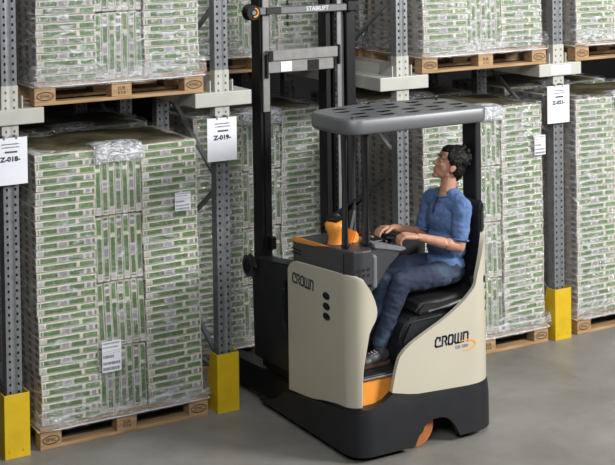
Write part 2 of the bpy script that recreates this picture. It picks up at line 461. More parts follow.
make_sign(1.475, 'Z-019-', 'white paper sign reading Z-019- hanging on the upright left of the truck mast')
make_sign(4.465, 'Z-021-', 'white paper sign with faint code hanging on the rightmost rack upright')

# ------------------------------------------------------------------ pallets
def stamp(kind):
    bm = bmesh.new()
    if kind == 'oval':
        n = 24
        for a, b in ((.058, .029), ):
            A = [bm.verts.new((a*cos(2*pi*k/n), 0, b*sin(2*pi*k/n))) for k in range(n)]
            B = [bm.verts.new(((a-.006)*cos(2*pi*k/n), 0, (b-.006)*sin(2*pi*k/n))) for k in range(n)]
            for k in range(n): bm.faces.new((A[k], A[(k+1) % n], B[(k+1) % n], B[k]))
        merge(bm, text_bm('EPAL', .034, lambda u, v, d: V((u, d, v)), .0006))
    else:
        merge(bm, text_bm('EUR', .03, lambda u, v, d: V((u, d, v+.014)), .0006))
        merge(bm, text_bm('0 2 8', .026, lambda u, v, d: V((u, d, v-.016)), .0006))
    return bm
def make_pallet(marks=True):
    t = thing('euro_pallet', '', 'pallet', group=None)
    rr = random.Random(2)
    for y0, w in ((0, .1), (.3275, .145), (.7, .1)):
        obj('bottom_board', newbox(0, 1.2, y0, y0+w, 0, .022, bev=.003), 'wood', t)
        for i, x0 in enumerate((0, .5275, 1.055)):
            bw = .145
            b = obj('block', newbox(x0+.001, x0+bw-.001, y0+.001, y0+w-.001, .022, .100, bev=.003), 'wood', t)
            if y0 == 0 and marks:
                s = obj('stamp', stamp('oval' if i != 1 else 'text'), 'hole', b, loc=(x0+.0725, -.0004, .061))
    for x0 in (0, .5275, 1.055): obj('stringer_board', newbox(x0, x0+.145, .0015, .7985, .100, .122, bev=.003), 'wood', t)
    for y0, w in ((0, .145), (.1875, .1), (.3275, .145), (.5125, .1), (.655, .145)):
        obj('top_board', newbox(0, 1.2, y0, y0+w, .122, .144, bev=.003), 'wood', t)
    return t

# ------------------------------------------------------------------ wrapped loads
TH = .0476
def pack(bm, uvl, org, du, dv, dd, L, T, W, ty):
    """one carton: length along du, thickness along dv, depth along dd; printed edge on both depth faces"""
    c = .0075; g = .0012
    sec = [(g+c, 0), (T-g-c, 0), (T-g-c*.3, c*.35), (T-g, c), (T-g, W-c), (T-g-c, W), (g+c, W), (g, W-c), (g, c), (g+c*.3, c*.35)]
    A = [bm.verts.new(org+dv*a+dd*b+du*.002) for a, b in sec]; B = [bm.verts.new(org+dv*a+dd*b+du*(L-.002)) for a, b in sec]
    def setuv(f, m):
        for l in f.loops: l[uvl].uv = m[l.vert]
    for k in range(10):
        k2 = (k+1) % 10
        f = bm.faces.new((A[k], A[k2], B[k2], B[k]))
        if k in (0, 5):
            m = {A[k]: (0, ty+sec[k][0]/T), A[k2]: (0, ty+sec[k2][0]/T), B[k2]: (1, ty+sec[k2][0]/T), B[k]: (1, ty+sec[k][0]/T)}
        else: m = {v: (.5, 3.5) for v in f.verts}
        setuv(f, m)
    for R_ in (A, B):
        f = bm.faces.new(R_); setuv(f, {v: (sec[i][1]/W, 2+min(.999, max(0.001, sec[i][0]/T))) for i, v in enumerate(R_)})
def bundle(x, y, z, w, dpt, n, kind, rr):
    """n cartons lying flat (side columns) or standing on edge (middle column)"""
    bm = bmesh.new(); uvl = bm.loops.layers.uv.new('UVMap')
    X, Y, Z = V((1, 0, 0)), V((0, 1, 0)), V((0, 0, 1))
    for k in range(n):
        j = V((rr.uniform(-.002, .002), rr.uniform(-.003, .003), 0))
        if kind == 'flat': pack(bm, uvl, V((x, y, z+k*TH))+j, X, Z, Y, w, TH, dpt, (k+1) % 2)
        else: pack(bm, uvl, V((x+k*TH, y, z))+j, Z, X, Y, w, TH, dpt, (k+1) % 2)
    # slight bulge so the wrapped bundle is not a hard block
    cx = x+(w if kind == 'flat' else n*TH)/2
    hh = n*TH if kind == 'flat' else w; hw = (w if kind == 'flat' else n*TH)/2
    ph = rr.uniform(0, 6)
    for v in bm.verts:
        a = (v.co.z-z)/hh; q = (v.co.x-cx)/hw
        fr = -1 if v.co.y < y+dpt/2 else 1
        v.co.y += fr*(.010*sin(pi*min(1, max(0, a)))*(1-.3*q*q)-.004)
        v.co.x += .0025*sin(9*v.co.z+ph)
        if kind != 'flat':
            if a > .95: v.co.z += .010*(1-q*q)-.014
            if fr < 0 and a > .93: v.co.y += .018
            if fr < 0 and a < .05: v.co.y += .008
            v.co.x += .003*sin(v.co.z*38+ph)
        else: v.co.z += .0055*sin(v.co.x*16+ph)*sin(pi*min(1, max(0, a)))
    bmesh.ops.recalc_face_normals(bm, faces=bm.faces[:])
    return obj('carton_bundle', bm, 'pack', None)
def film_shell(x0, x1, y0, y1, z0, z1, rr):
    bm = bmesh.new()
    def ring(z, e):
        a, b, c, d = x0-e, x1+e, y0-e, y1+e; r = .02; pts = []
        N = 14; M_ = 9
        for k in range(N): pts.append((a+r+(b-a-2*r)*k/(N-1), c))
        for k in range(1, M_): pts.append((b, c+r+(d-c-2*r)*k/(M_-1)))
        for k in range(N): pts.append((b-r-(b-a-2*r)*k/(N-1), d))
        for k in range(1, M_): pts.append((a, d-r-(d-c-2*r)*k/(M_-1)))
        out = []
        for p in pts:
            n = noise.noise(V((p[0]*6, p[1]*6, z*9+rr.seedv)))
            cx, cy = (a+b)/2, (c+d)/2
            k = 1+n*.006
            out.append(bm.verts.new((cx+(p[0]-cx)*k, cy+(p[1]-cy)*k, z)))
        return out
    zs = [z0-.035, z0-.02, z0+.0, z0+.03, z0+.07, z0+.11]
    es = [.010, .012, .013, .011, .009, .006]
    nz = 24
    for k in range(1, nz+1): zs.append(z0+.11+(z1-z0-.11)*k/nz); es.append(.006)
    rings = [ring(z, e) for z, e in zip(zs, es)]
    for A, B in zip(rings, rings[1:]):
        for k in range(len(A)): bm.faces.new((A[k], A[(k+1) % len(A)], B[(k+1) % len(A)], B[k]))
    bmesh.ops.recalc_face_normals(bm, faces=bm.faces[:])
    # film folded over the top, rounded at the edge
    last = rings[-1]; cx, cy = (x0+x1)/2, (y0+y1)/2
    for e, h in ((.985, .012), (.93, .017), (.8, .018)):
        nx_ = [bm.verts.new((cx+(v.co.x-cx)*e, cy+(v.co.y-cy)*e, z1+h+.004*noise.noise(V((v.co.x*9, v.co.y*9, e))))) for v in rings[-1]]
        for k in range(len(last)): bm.faces.new((last[k], last[(k+1) % len(last)], nx_[(k+1) % len(last)], nx_[k]))
        last = nx_
    o = obj('stretch_film', bm, 'film', None, smooth=True)
    return o
def make_load(seed, lean=0., film='film'):
    rr = random.Random(seed); rr.seedv = seed*3.1
    t = thing('wrapped_carton_load', '', 'goods stack')
    H = 1.76; xl, xc, xr = .01, .4295, .7655; w = .417; dep = .392
    rows = [7, 7, 7, 8, 8]; rr.shuffle(rows)
    for yi in (0, 1):
        y = .012+yi*.397
        for x in (xl, xr):
            z = .147; 
            if rr.random() < .5: rr.shuffle(rows)
            for n in rows:
                b = bundle(x+rr.uniform(-.007, .007), y+rr.uniform(-.006, .004), z, w, dep, n, 'flat', rr); b.parent = t; z += n*TH
        z = .147
        for k in range(4):
            hgt = .438
            b = bundle(xc+rr.uniform(-.002, .002), y+rr.uniform(-.008, .002), z, hgt, dep, 7, 'edge', rr); b.parent = t; z += hgt+.002
    # loose sheet on top
    bm = bmesh.new(); bmesh.ops.create_grid(bm, x_segments=16, y_segments=10, size=.5)
    for v in bm.verts:
        x = .6+v.co.x*1.15; y = .405+v.co.y*.76
        z = 1.916+.012*noise.noise(V((x*6+seed, y*6, 0)))
        if .42 < x < .77: z += .010
        z -= .016*max(0, (abs(v.co.x)-.38)/.12)**2+.014*max(0, (abs(v.co.y)-.38)/.12)**2
        v.co = V((x, y, z))
    o = obj('top_sheet', bm, 'loadtop', t, smooth=True); s = o.modifiers.new('t', 'SOLIDIFY'); s.thickness = .003
    f = film_shell(.004, 1.196, .004, .806, .144, 1.915, rr); f.parent = t; f.data.materials[0] = M[film]
    # hem of film bunched round the deck boards
    bm = bmesh.new(); e = .007
    for (a, b) in (((-e, -e), (1.2+e, -e)), ((1.2+e, -e), (1.2+e, .8+e)), ((1.2+e, .8+e), (-e, .8+e)), ((-e, .8+e), (-e, -e))):
        tube(bm, [(a[0]+(b[0]-a[0])*k/10, a[1]+(b[1]-a[1])*k/10, .122+.004*noise.noise(V((a[0]*3+k*.7+seed, a[1], 0)))) for k in range(11)], .005, 6)
    obj('film_hem', bm, 'film_band', t, smooth=True)
    # film bunched over the top of the middle column
    bm = bmesh.new(); prof = [(.16, 1.938), (.08, 1.944), (.02, 1.936), (-.006, 1.915), (-.012, 1.88), (-.010, 1.845), (-.006, 1.82)]
    rows_ = [[bm.verts.new((.425+.34*i/16, y+.004*noise.noise(V((i*.9, y*30, seed))), z-.010*(2*i/16-1)**4+.006*noise.noise(V((i*.8+seed, z*20, 3))))) for i in range(17)] for y, z in prof]
    for A, B in zip(rows_, rows_[1:]):
        for k in range(16): bm.faces.new((A[k], B[k], B[k+1], A[k+1]))
    sk = bmesh.new(); prev = None
    for z, e in ((.118, .010), (.140, .016), (.16, .017), (.19, .015), (.225, .011), (.26, .008)):
        cur = []
        per = [(-e+(1.2+2*e)*k/20, -e) for k in range(20)]+[(1.2+e, -e+(.8+2*e)*k/12) for k in range(12)]+[(1.2+e-(1.2+2*e)*k/20, .8+e) for k in range(20)]+[(-e, .8+e-(.8+2*e)*k/12) for k in range(12)]
        for px, py in per: cur.append(sk.verts.new((px+.0015*noise.noise(V((px*20, py*20, z*30))), py+.003*noise.noise(V((px*22+seed, py*22, z*40))), z+(.02*noise.noise(V((px*5+seed, py*5, 1))) if z > .2 else 0))))
        if prev:
            for k in range(len(cur)): sk.faces.new((prev[k], prev[(k+1) % len(cur)], cur[(k+1) % len(cur)], cur[k]))
        prev = cur
    obj('film_skirt', sk, 'film_skirt', t, smooth=True)  # extra film band added for the white glints, painted in its colour
    o = obj('film_fold', bm, 'film_fold', t, smooth=True); s = o.modifiers.new('t', 'SOLIDIFY'); s.thickness = .002
    # the whole stack leans and is rounded at its corners
    seen = set()
    for o in KIDS(t):
        if o.data.name in seen or o.name.startswith(('film_hem', 'film_skirt')): continue
        seen.add(o.data.name)
        for v in o.data.vertices:
            h = max(0, v.co.z-.15)/1.77
            ex = max(0, abs(v.co.x-.6)-.53)/.065; ey = max(0, abs(v.co.y-.405)-.34)/.065
            if ex > 0 and ey > 0:
                k = min(1.4, ex)*min(1.4, ey)*.014
                v.co.x -= math.copysign(k, v.co.x-.6); v.co.y -= math.copysign(k, v.co.y-.405)
            v.co.x += lean*h+.006*sin(h*7+seed)*h
    return t
palA = make_pallet(True); palB = make_pallet(False)
loads = [make_load(1, -.030), make_load(5, -.008, 'glint_film'), make_load(9, .004, 'glint_film')]
X1, X2, X3, X4 = .157, D+.16, 2*D+.168, 3*D+.168
YP = -.019
spots = [  # x, y, z, load proto, near?, pallet text, load text
    (X1, YP, 0, 0, 1, 'on the floor at the left, under the stack with the shipping label', 'on the left floor pallet, with a white shipping label'),
    (X1, YP, ZB, 1, 1, 'on the upper level at the top left', 'on the upper left pallet, cut by the top of the picture'),
    (X3, YP, 0, 1, 1, 'on the floor right of the truck, left of the yellow guard', 'on the floor pallet directly right of the driver'),
    (X3, YP, ZB, 2, 1, 'on the upper level above the truck guard and driver', 'on the upper pallet above the driver'),
    (X4, YP, 0, 1, 1, 'on the floor at the right edge of the picture', 'on the floor at the right edge of the picture'),
    (X4, YP, ZB, 2, 1, 'on the upper level at the top right corner', 'on the upper pallet in the top right corner'),
    (X2, .83, 0, 2, 1, 'on the floor behind the truck mast', 'on the floor behind the truck mast, set back in the rack'),
    (X2, .86, ZB, 1, 1, 'on the upper level seen through the truck mast', 'on the upper level seen through the truck mast'),
    (X1+.02, .90, ZB, 0, 0, 'on the upper level behind the top left stack', 'on the upper level behind the top left stack'),  # upper back stack, added to keep top light out of the rack
    (X3+.02, .90, ZB, 1, 0, 'on the upper level behind the stack above the driver', 'on the upper level behind the stack above the driver'),
    (X4+.02, .90, ZB, 0, 0, 'on the upper level behind the top right stack', 'on the upper level behind the top right stack'),  # unseen upper stack, likewise added to block light from above
    (X4+.02, .90, 0, 0, 0, 'on the floor behind the stack at the right edge', 'on the floor behind the stack at the right edge'),
    (X1+.02, .90, 0, 1, 0, 'on the floor hidden behind the left floor stack', 'in the dark behind the left floor stack'),
    (X3+.02, .90, 0, 0, 0, 'on the floor hidden behind the stack right of the driver', 'in the dark behind the stack right of the driver'),
]
first = {}
for n, (x, y, z, li, near, pt, lt) in enumerate(spots):
    pp = palA if near else palB
    p_ = pp if pp.name not in first else copy_tree(pp); first[pp.name] = 1
    place(p_, (x, y, z), 'worn wooden pallet '+pt)
    lp = loads[li]; k = 'L%d' % li
    l_ = lp if k not in first else copy_tree(lp); first[k] = 1
    place(l_, (x, y, z), 'wrapped green carton stack '+lt)
    if n == 0: L1 = l_
    if n == 2: L3 = l_
def shipping_label(parent, x, z, w, h, seed):
    o = obj('shipping_label', newbox(x, x+w, -.0175, -.0160, z, z+h), 'paper', parent); rr = random.Random(seed)
    bm = bmesh.new()
    for fz, hh, x1 in ((.90, .05, .9), (.78, .04, .8), (.66, .012, .95), (.60, .012, .9), (.45, .10, .6), (.24, .09, .93), (.06, .10, .9)):
        q = x+.05*w
        while q < x+w*x1:
            l = rr.uniform(.02, .05)*w; box(bm, q, q+l, -.0182, -.0176, z+fz*h, z+(fz+hh)*h); q += l+rr.uniform(.01, .03)*w
    obj('printed_text', bm, 'grey_print', o)
shipping_label(L1, .425, .435, .135, .205, 4)
shipping_label(L1, .965, 1.44, .115, .125, 5)
shipping_label(L3, 1.06, 1.51, .11, .155, 6)

# ------------------------------------------------------------------ reach truck
T = thing('reach_truck', 'cream and charcoal reach truck with a tall mast, driver seated under its overhead guard', 'reach truck', (2.32, -.7, 0))
TO = V((2.32, -.7, 0))
def tpart(name, bm, m, parent=None, smooth=False):
    """geometry is given in hall coordinates, parts hang under the truck"""
    for v in bm.verts: v.co -= TO
    return obj(name, bm, m, parent or T, smooth)
def outline(xl, xr, yr, rl, rr_, yfl, yfr):
    """returns f(s)->(x,y) walking the left side, rear and right side of the body, and key lengths"""
    a = (yfl-(yr+rl)); b = a+rl*pi/2; c = b+(xr-rr_)-(xl+rl); d = c+rr_*pi/2; e = d+(yfr-(yr+rr_))
    def f(s):
        if s < a: return V((xl, yfl-s, 0)), V((-1, 0, 0))
        if s < b:
            t = (s-a)/rl; n = V((-cos(t), -sin(t), 0)); return V((xl+rl, yr+rl, 0))+n*rl, n
        if s < c: return V((xl+rl+(s-b), yr, 0)), V((0, -1, 0))
        if s < d:
            t = (s-c)/rr_; n = V((sin(t), -cos(t), 0)); return V((xr-rr_, yr+rr_, 0))+n*rr_, n
        return V((xr, yr+rr_+(s-d), 0)), V((1, 0, 0))
    return f, (a, b, c, d, e)
def interp(tab, s):
    if s <= tab[0][0]: return tab[0][1]
    for (a, x), (b, y) in zip(tab, tab[1:]):
        if s <= b:
            t = (s-a)/(b-a) if b > a else 1
            return x+(y-x)*t
    return tab[-1][1]
def shell(f, ss, zb, zt, nv, th, lean=lambda s, z: 0., smax=None, s0=None):
    """curved wall with thickness; smax(v), s0(v): limits of s by row"""
    bm = bmesh.new(); O = []; I = []
    for j in range(nv+1):
        v = j/nv; ro = []; ri = []
        for s in ss:
            if smax or s0:
                t = (s-ss[0])/(ss[-1]-ss[0]); A = s0(v) if s0 else ss[0]; B = smax(v) if smax else ss[-1]; q = A+(B-A)*t
            else: q = s
            p, n = f(q); z0, z1 = zb(q), zt(q); z = z0+(z1-z0)*v
            p = V((p.x, p.y, z))+n*lean(q, z)
            ro.append(bm.verts.new(p)); ri.append(bm.verts.new(p-n*th))
        O.append(ro); I.append(ri)
    m = len(ss)
    for j in range(nv):
        for i in range(m-1):
            bm.faces.new((O[j][i], O[j][i+1], O[j+1][i+1], O[j+1][i])); bm.faces.new((I[j][i], I[j+1][i], I[j+1][i+1], I[j][i+1]))
    for i in range(m-1):
        bm.faces.new((O[0][i], I[0][i], I[0][i+1], O[0][i+1])); bm.faces.new((O[nv][i], O[nv][i+1], I[nv][i+1], I[nv][i]))
    for j in range(nv):
        bm.faces.new((O[j][0], O[j+1][0], I[j+1][0], I[j][0])); bm.faces.new((O[j][-1], I[j][-1], I[j+1][-1], O[j+1][-1]))
    bmesh.ops.recalc_face_normals(bm, faces=bm.faces[:])
    return bm
def edge_smooth(o, ang=40):
    for p in o.data.polygons: p.use_smooth = True
    o.data.set_sharp_from_angle(angle=R(ang))
# skirt
XL, XR, YR = 1.745, 2.88, -1.31
fS, (sa, sb, sc, sd, se) = outline(XL, XR, YR, .13, .20, -.05, -.40)
def S_of_x(x): return sb+(x-(XL+.13))
ztop = [(0, .045), (.20, .10), (.36, .20), (.46, .222), (sa-.1, .30), (sb, .335), (S_of_x(1.98), .36), (S_of_x(2.06), .405), (S_of_x(2.25), .362), (S_of_x(2.6), .345), (se, .33)]
xa, xb = 2.19, 2.545
def zbot(s):
    x = s-sb+XL+.13
    if xa < x < xb and sb < s < sc:
        t = (x-xa)/(xb-xa); return .04+.15*(1-abs(2*t-1)**2.6)
    return .04
ss = sorted(set([round(k*.03, 4) for k in range(int(se/.03)+1)]+[round(S_of_x(xa+(xb-xa)*k/24), 4) for k in range(25)]+[se]))
bm = shell(fS, ss, zbot, lambda s: interp(ztop, s)+.004, 6, .05, lean=lambda s, z: -.012*max(0, (z-.22)/.12)**2 if z > .22 else 0)
o = tpart('chassis_skirt', bm, 'charcoal'); edge_smooth(o, 35)
# deck closing the skirt and chassis block within it
bm = newbox(1.80, 2.80, -1.08, -.36, .09, .325, bev=.01)
o = tpart('chassis_block', bm, 'dull_black')
f2, k2 = outline(XL+.015, XR-.015, YR+.015, .12, .19, -.45, -.45)
pl = [f2(s)[0] for s in [k2[4]*i/60 for i in range(61)]]
bm = prism_z([(p.x, p.y) for p in pl], .30, .335)
tpart('chassis_deck', bm, 'charcoal')
bm = newbox(1.80, 2.16, -1.26, -.40, .028, .05, bev=.004); tpart('ballast_plate', bm, 'black')
# drive wheel seen in the arch
w_ = bmesh.new(); cyl(w_, (2.245, -1.245, .135), (2.245, -1.12, .135), .130, seg=28)
bmesh.ops.bevel(w_, geom=[e for e in w_.edges if len(e.link_faces) == 2 and e.calc_face_angle(0) > 1.], offset=.02, segments=3, affect='EDGES')
wo = tpart('drive_wheel', w_, 'wheel'); edge_smooth(wo)
w_ = bmesh.new(); cyl(w_, (2.245, -1.250, .135), (2.245, -1.240, .135), .06, seg=20); tpart('hub', w_, 'black', wo)
# left cream body panel
fP, (pa, pb, pc, pd, pe) = outline(XL+.013, XR-.01, YR+.035, .115, .18, -.44, -.40)
zt_off = -.012
def SX(x): return pb+(x-(XL+.013+.115))
zb_ = [(0, .228), (.1, .237), (.2, .245), (.33, .262), (.45, .29), (.60, .318), (pa, .33), (pb, .343), (SX(1.98), .35)]
zt_ = [(0, 1.06), (.02, 1.095), (.06, 1.122), (.12, 1.14), (.35, 1.158), (.62, 1.178), (pa+.05, 1.185), (pb-.07, 1.180), (SX(1.84), 1.158), (SX(1.87), 1.135), (SX(1.90), 1.11), (SX(1.945), 1.06), (SX(1.98), 1.03)]
edge = [(0, 1.825), (.12, 1.826), (.30, 1.835), (.45, 1.857), (.6, 1.880), (.72, 1.922), (.80, 1.940), (.88, 1.935), (.93, 1.912), (.97, 1.882), (1., 1.840)]
ss = [pb*1.25*k/60 for k in range(61)]
bm = shell(fP, ss, lambda s: interp(zb_, s), lambda s: interp(zt_, s)+zt_off, 22, .03, smax=lambda v: SX(interp(edge, v)))
o = tpart('body_panel', bm, 'cream'); edge_smooth(o, 50); bv = o.modifiers.new('b', 'BEVEL'); bv.width = .006; bv.segments = 2; bv.limit_method = 'ANGLE'; bv.angle_limit = R(50)
LP = o
# dark oval grips
for z in (.985, .918, .852):
    bm = bmesh.new(); n = 28
    for (a, b, x, dd) in ((.045, .026, XL+.0125, 0), ):
        A = [bm.verts.new((x+.003, -.95+a*cos(2*pi*k/n), z+b*sin(2*pi*k/n))) for k in range(n)]
        B = [bm.verts.new((x-.003, -.95+(a-.004)*cos(2*pi*k/n), z+(b-.004)*sin(2*pi*k/n))) for k in range(n)]
        for k in range(n): bm.faces.new((A[k], A[(k+1) % n], B[(k+1) % n], B[k]))
        C_ = [bm.verts.new((x+.0002, -.95+(a-.011)*cos(2*pi*k/n), z+(b-.011)*sin(2*pi*k/n))) for k in range(n)]
        for k in range(n): bm.faces.new((B[k], B[(k+1) % n], C_[(k+1) % n], C_[k]))
        bm.faces.new(C_)
    bmesh.ops.recalc_face_normals(bm, faces=bm.faces[:])
    tpart('grip_recess', bm, 'black', LP)
# lettering: squared strokes
LET = {'c': [[(1, .62), (1, .95), (.3, 1), (0, .7), (0, .15), (.25, 0), (1.25, 0)]],
       'r': [[(.1, 0), (.1, 1), (.8, 1), (1, .8), (1, .62), (.72, .45), (1.1, 0)]],
       'o': [[(0, .15), (0, .85), (.15, 1), (.85, 1), (1, .85), (1, .15), (.85, 0), (.15, 0), (0, .15)]],
       'w': [[(0, 1), (0, .15), (.15, 0), (1, 0), (1, 1)], [(.5, 0), (.5, 1)]],
       'n': [[(0, 0), (0, 1), (.8, 1), (1, .8), (1, 0)]]}
def wordmark(H, W, th, fn, slant=.18):
    bm = bmesh.new(); x = 0; lw = W/7.8; gap = (W-5.5*lw)/4.3
    for ch in 'crown':
        w_l = lw*(1.5 if ch == 'w' else 1)
        for st in LET[ch]:
            pts = [(x+p[0]*w_l+slant*p[1]*H*.5, (p[1]-.5)*H) for p in st]
            for (a, b) in zip(pts, pts[1:]):
                d = V((b[0]-a[0], b[1]-a[1], 0)); l = d.length; d /= l; n = V((-d.y, d.x, 0))*th/2; e = d*th/2*.8
                q = [V((a[0], a[1], 0))-e+n, V((a[0], a[1], 0))-e-n, V((b[0], b[1], 0))+e-n, V((b[0], b[1], 0))+e+n]
                A = [bm.verts.new(fn(v.x, v.y, 0)) for v in q]; B = [bm.verts.new(fn(v.x, v.y, .0015)) for v in q]
                for k in range(4): bm.faces.new((A[k], A[(k+1) % 4], B[(k+1) % 4], B[k]))
                bm.faces.new(A); bm.faces.new(B)
        x += w_l+gap
    bmesh.ops.recalc_face_normals(bm, faces=bm.faces[:])
    return bm
xp = XL+.013
bm = wordmark(.060, .275, .0115, lambda u, v, d: V((xp-.0003-d, -.512-u, 1.012+v)))
tpart('crown_lettering', bm, 'logo', LP)
# rear cream panel
fQ, (qa, qb, qc, qd, qe) = outline(XL+.013, XR-.012, YR+.018, .12, .19, -.40, -.62)
def QX(x): return qb+(x-(XL+.013+.12))
curve = [(2.032, .415), (2.05, .50), (2.066, .56), (2.09, .625), (2.13, .663), (2.183, .697), (2.284, .745), (2.406, .797), (2.475, .831), (2.53, .862), (2.597, .906), (2.65, .95), (2.69, .99)]
zq = [(QX(x), z) for x, z in curve]+[(qc+.03, 1.06), (qc+.07, 1.16), (qc+.12, 1.27), (qc+.17, 1.335), (qc+.20, 1.34), (qd+.1, 1.30), (qe, 1.15)]
zqb = [(QX(2.032), .408), (QX(2.15), .380), (QX(2.28), .358), (QX(2.38), .345), (QX(2.6), .348), (qd, .352), (qe, .352)]
ss = [QX(2.032)+(qe-QX(2.032))*k/110 for k in range(111)]
bm = shell(fQ, ss, lambda s: interp(zqb, s), lambda s: max(interp(zq, s), interp(zqb, s)+.01), 16, .03)
o = tpart('rear_panel', bm, 'cream'); edge_smooth(o, 50); RP = o
bv = o.modifiers.new('b', 'BEVEL'); bv.width = .006; bv.segments = 2; bv.limit_method = 'ANGLE'; bv.angle_limit = R(50)
yp_ = YR+.018
bm = wordmark(.058, .262, .0125, lambda u, v, d: V((2.365+u, yp_-.0003-d, .672+v)))
tpart('crown_lettering', bm, 'logo', RP)
merge_txt = text_bm('ESR 5000', .03, lambda u, v, d: V((2.575+u*.9, yp_-.001+d, .612+v)), .001)
tpart('model_text', merge_txt, 'grey_print', RP)
bm = bmesh.new(); pts = []
for k in range(21):
    a = R(118-215*k/20); w = .002+.012*sin(pi*k/20)
    c = V((2.595+.09*cos(a), 0, .617+.033*sin(a))); n = V((cos(a), 0, sin(a)))
    pts.append((c-n*w*.5, c+n*w*.5))
A = [[bm.verts.new((p.x, yp_-.0005-d, p.z)) for p in pr] for d in (0,) for pr in pts]; B = [[bm.verts.new((p.x, yp_-.002, p.z)) for p in pr] for pr in pts]
for k in range(20):
    bm.faces.new((B[k][0], B[k][1], B[k+1][1], B[k+1][0])); bm.faces.new((A[k][0], A[k+1][0], A[k+1][1], A[k][1]))
    bm.faces.new((A[k][1], A[k+1][1], B[k+1][1], B[k][1])); bm.faces.new((A[k][0], B[k][0], B[k+1][0], A[k+1][0]))
bmesh.ops.recalc_face_normals(bm, faces=bm.faces[:])
tpart('orange_swoosh', bm, 'orange_mark', RP)
# louvres on the rounded corner
for z in (.955, .885, .815):
    bm = bmesh.new(); P_ = []
    for k in range(9):
        s = qc+.125+.09*k/8; p, n = fQ(s); h = .020*sin(pi*(k+.6)/9.2)
        P_.append([bm.verts.new(V((p.x, p.y, z+e*h+.010*k/8))+n*.002) for e in (-1, 1)])
    for a, b in zip(P_, P_[1:]): bm.faces.new((a[0], b[0], b[1], a[1]))
    bm.normal_update(); o = tpart('vent_slot', bm, 'black', RP); s_ = o.modifiers.new('t', 'SOLIDIFY'); s_.thickness = .002
# step and cab floor
bm = newbox(1.84, 2.34, -1.215, -1.13, .325, .495, bev=.012, seg=2)
tpart('step_riser', bm, 'orange')
bm = newbox(1.80, 2.45, -1.235, -.50, .495, .525, bev=.008, seg=2); tpart('cab_floor', bm, 'charcoal')
bm = newbox(1.85, 2.30, -1.242, -1.228, .500, .512, bev=.003); tpart('step_edge', bm, 'paddark')
bm = newbox(1.80, 1.84, -1.18, -.5, .52, 1.10, bev=.01); tpart('cab_side_wall', bm, 'dull_black')
bm = newbox(1.80, 2.84, -.52, -.47, .32, 1.20, bev=.01); tpart('battery_wall', bm, 'dull_black')
# console: dark grey top moulding
side = [(-.475, 1.10), (-.475, 1.262), (-.50, 1.282), (-1.19, 1.325), (-1.245, 1.31), (-1.245, 1.06), (-1.1, 1.12)]
poly = [(1.765, -.505), (1.765, -.9), (1.765, -1.165), (1.79, -1.225), (1.84, -1.25), (1.918, -1.25), (1.933, -1.22), (2.00, -1.05), (2.03, -.505)]
bm = bmesh.new(); 
def ctop(y): return 1.270+(-.475-y)*(.055/.77)
def cbot(y): return 1.10 if y > -.9 else 1.10
A = [bm.verts.new((x, y, cbot(y))) for x, y in poly]; B = [bm.verts.new((x, y, ctop(y))) for x, y in poly]; n = len(poly)
for k in range(n): bm.faces.new((A[k], A[(k+1) % n], B[(k+1) % n], B[k]))
bm.faces.new(A); bm.faces.new(B); bmesh.ops.recalc_face_normals(bm, faces=bm.faces[:])
o = tpart('console', bm, 'console'); CN = o
bv = o.modifiers.new('b', 'BEVEL'); bv.width = .012; bv.segments = 3; bv.limit_method = 'ANGLE'; bv.angle_limit = R(25)
bm = newbox(1.762, 1.768, -1.163, -1.155, 1.13, 1.30); tpart('console_seam', bm, 'hole', CN)
for z in (1.205, 1.180): tpart('vent_slot', newbox(1.762, 1.768, -.62, -.50, z-.005, z+.005, bev=.002), 'hole', CN)
# six speaker holes on the rear corner
for i in range(3):
    for j in range(2):
        bm = bmesh.new(); cyl(bm, (1.822+i*.033, -1.253, 1.205-j*.036), (1.822+i*.033, -1.248, 1.205-j*.036), .010, seg=12); tpart('grille_hole', bm, 'hole', CN)
# orange strip along the console edge
bm = prism_x([(-.508, 1.258), (-.512, 1.280), (-.55, 1.288), (-.98, 1.309), (-.80, 1.276), (-.55, 1.252)], 1.760, 1.775, bev=.003)
tpart('orange_strip', bm, 'orange', CN)
# end cap of the console towards the driver
bm = newbox(1.928, 1.965, -1.245, -1.15, 1.07, 1.285, bev=.018, seg=3); tpart('console_end_cap', bm, 'paddark', CN)
# wedge arm carrying the hand controls
bm = prism_y([(1.93, 1.31), (2.05, 1.305), (2.22, 1.262), (2.22, 1.24), (2.12, 1.16), (2.03, 1.04), (1.93, .98)], -1.14, -.72, bev=.018, seg=3)
o = tpart('control_wing', bm, 'console'); edge_smooth(o, 40)
bm = prism_y([(2.00, 1.325), (2.06, 1.322), (2.245, 1.275), (2.25, 1.262), (2.20, 1.255), (2.00, 1.30)], -1.15, -.74, bev=.006, seg=2)
o = tpart('armrest_tray', bm, 'paddark')
bm = newbox(2.05, 2.15, -1.06, -.78, 1.300, 1.325, bev=.008, seg=2); tpart('keypad', bm, 'black', o)
for k, (x, y) in enumerate(((2.10, -.84), (2.10, -.90), (2.10, -.96))): tpart('button', newbox(x-.012, x+.012, y-.018, y+.018, 1.322, 1.332, bev=.003), 'paddark' if k else 'red', o)
bm = bmesh.new(); cyl(bm, (2.12, -.86, 1.33), (2.12, -.86, 1.372), .032, .026, 16); tpart('red_switch', bm, 'red')
bm = bmesh.new(); cyl(bm, (2.17, -1.08, 1.29), (2.17, -1.08, 1.335), .035, .030, 16); tpart('control_knob', bm, 'black')
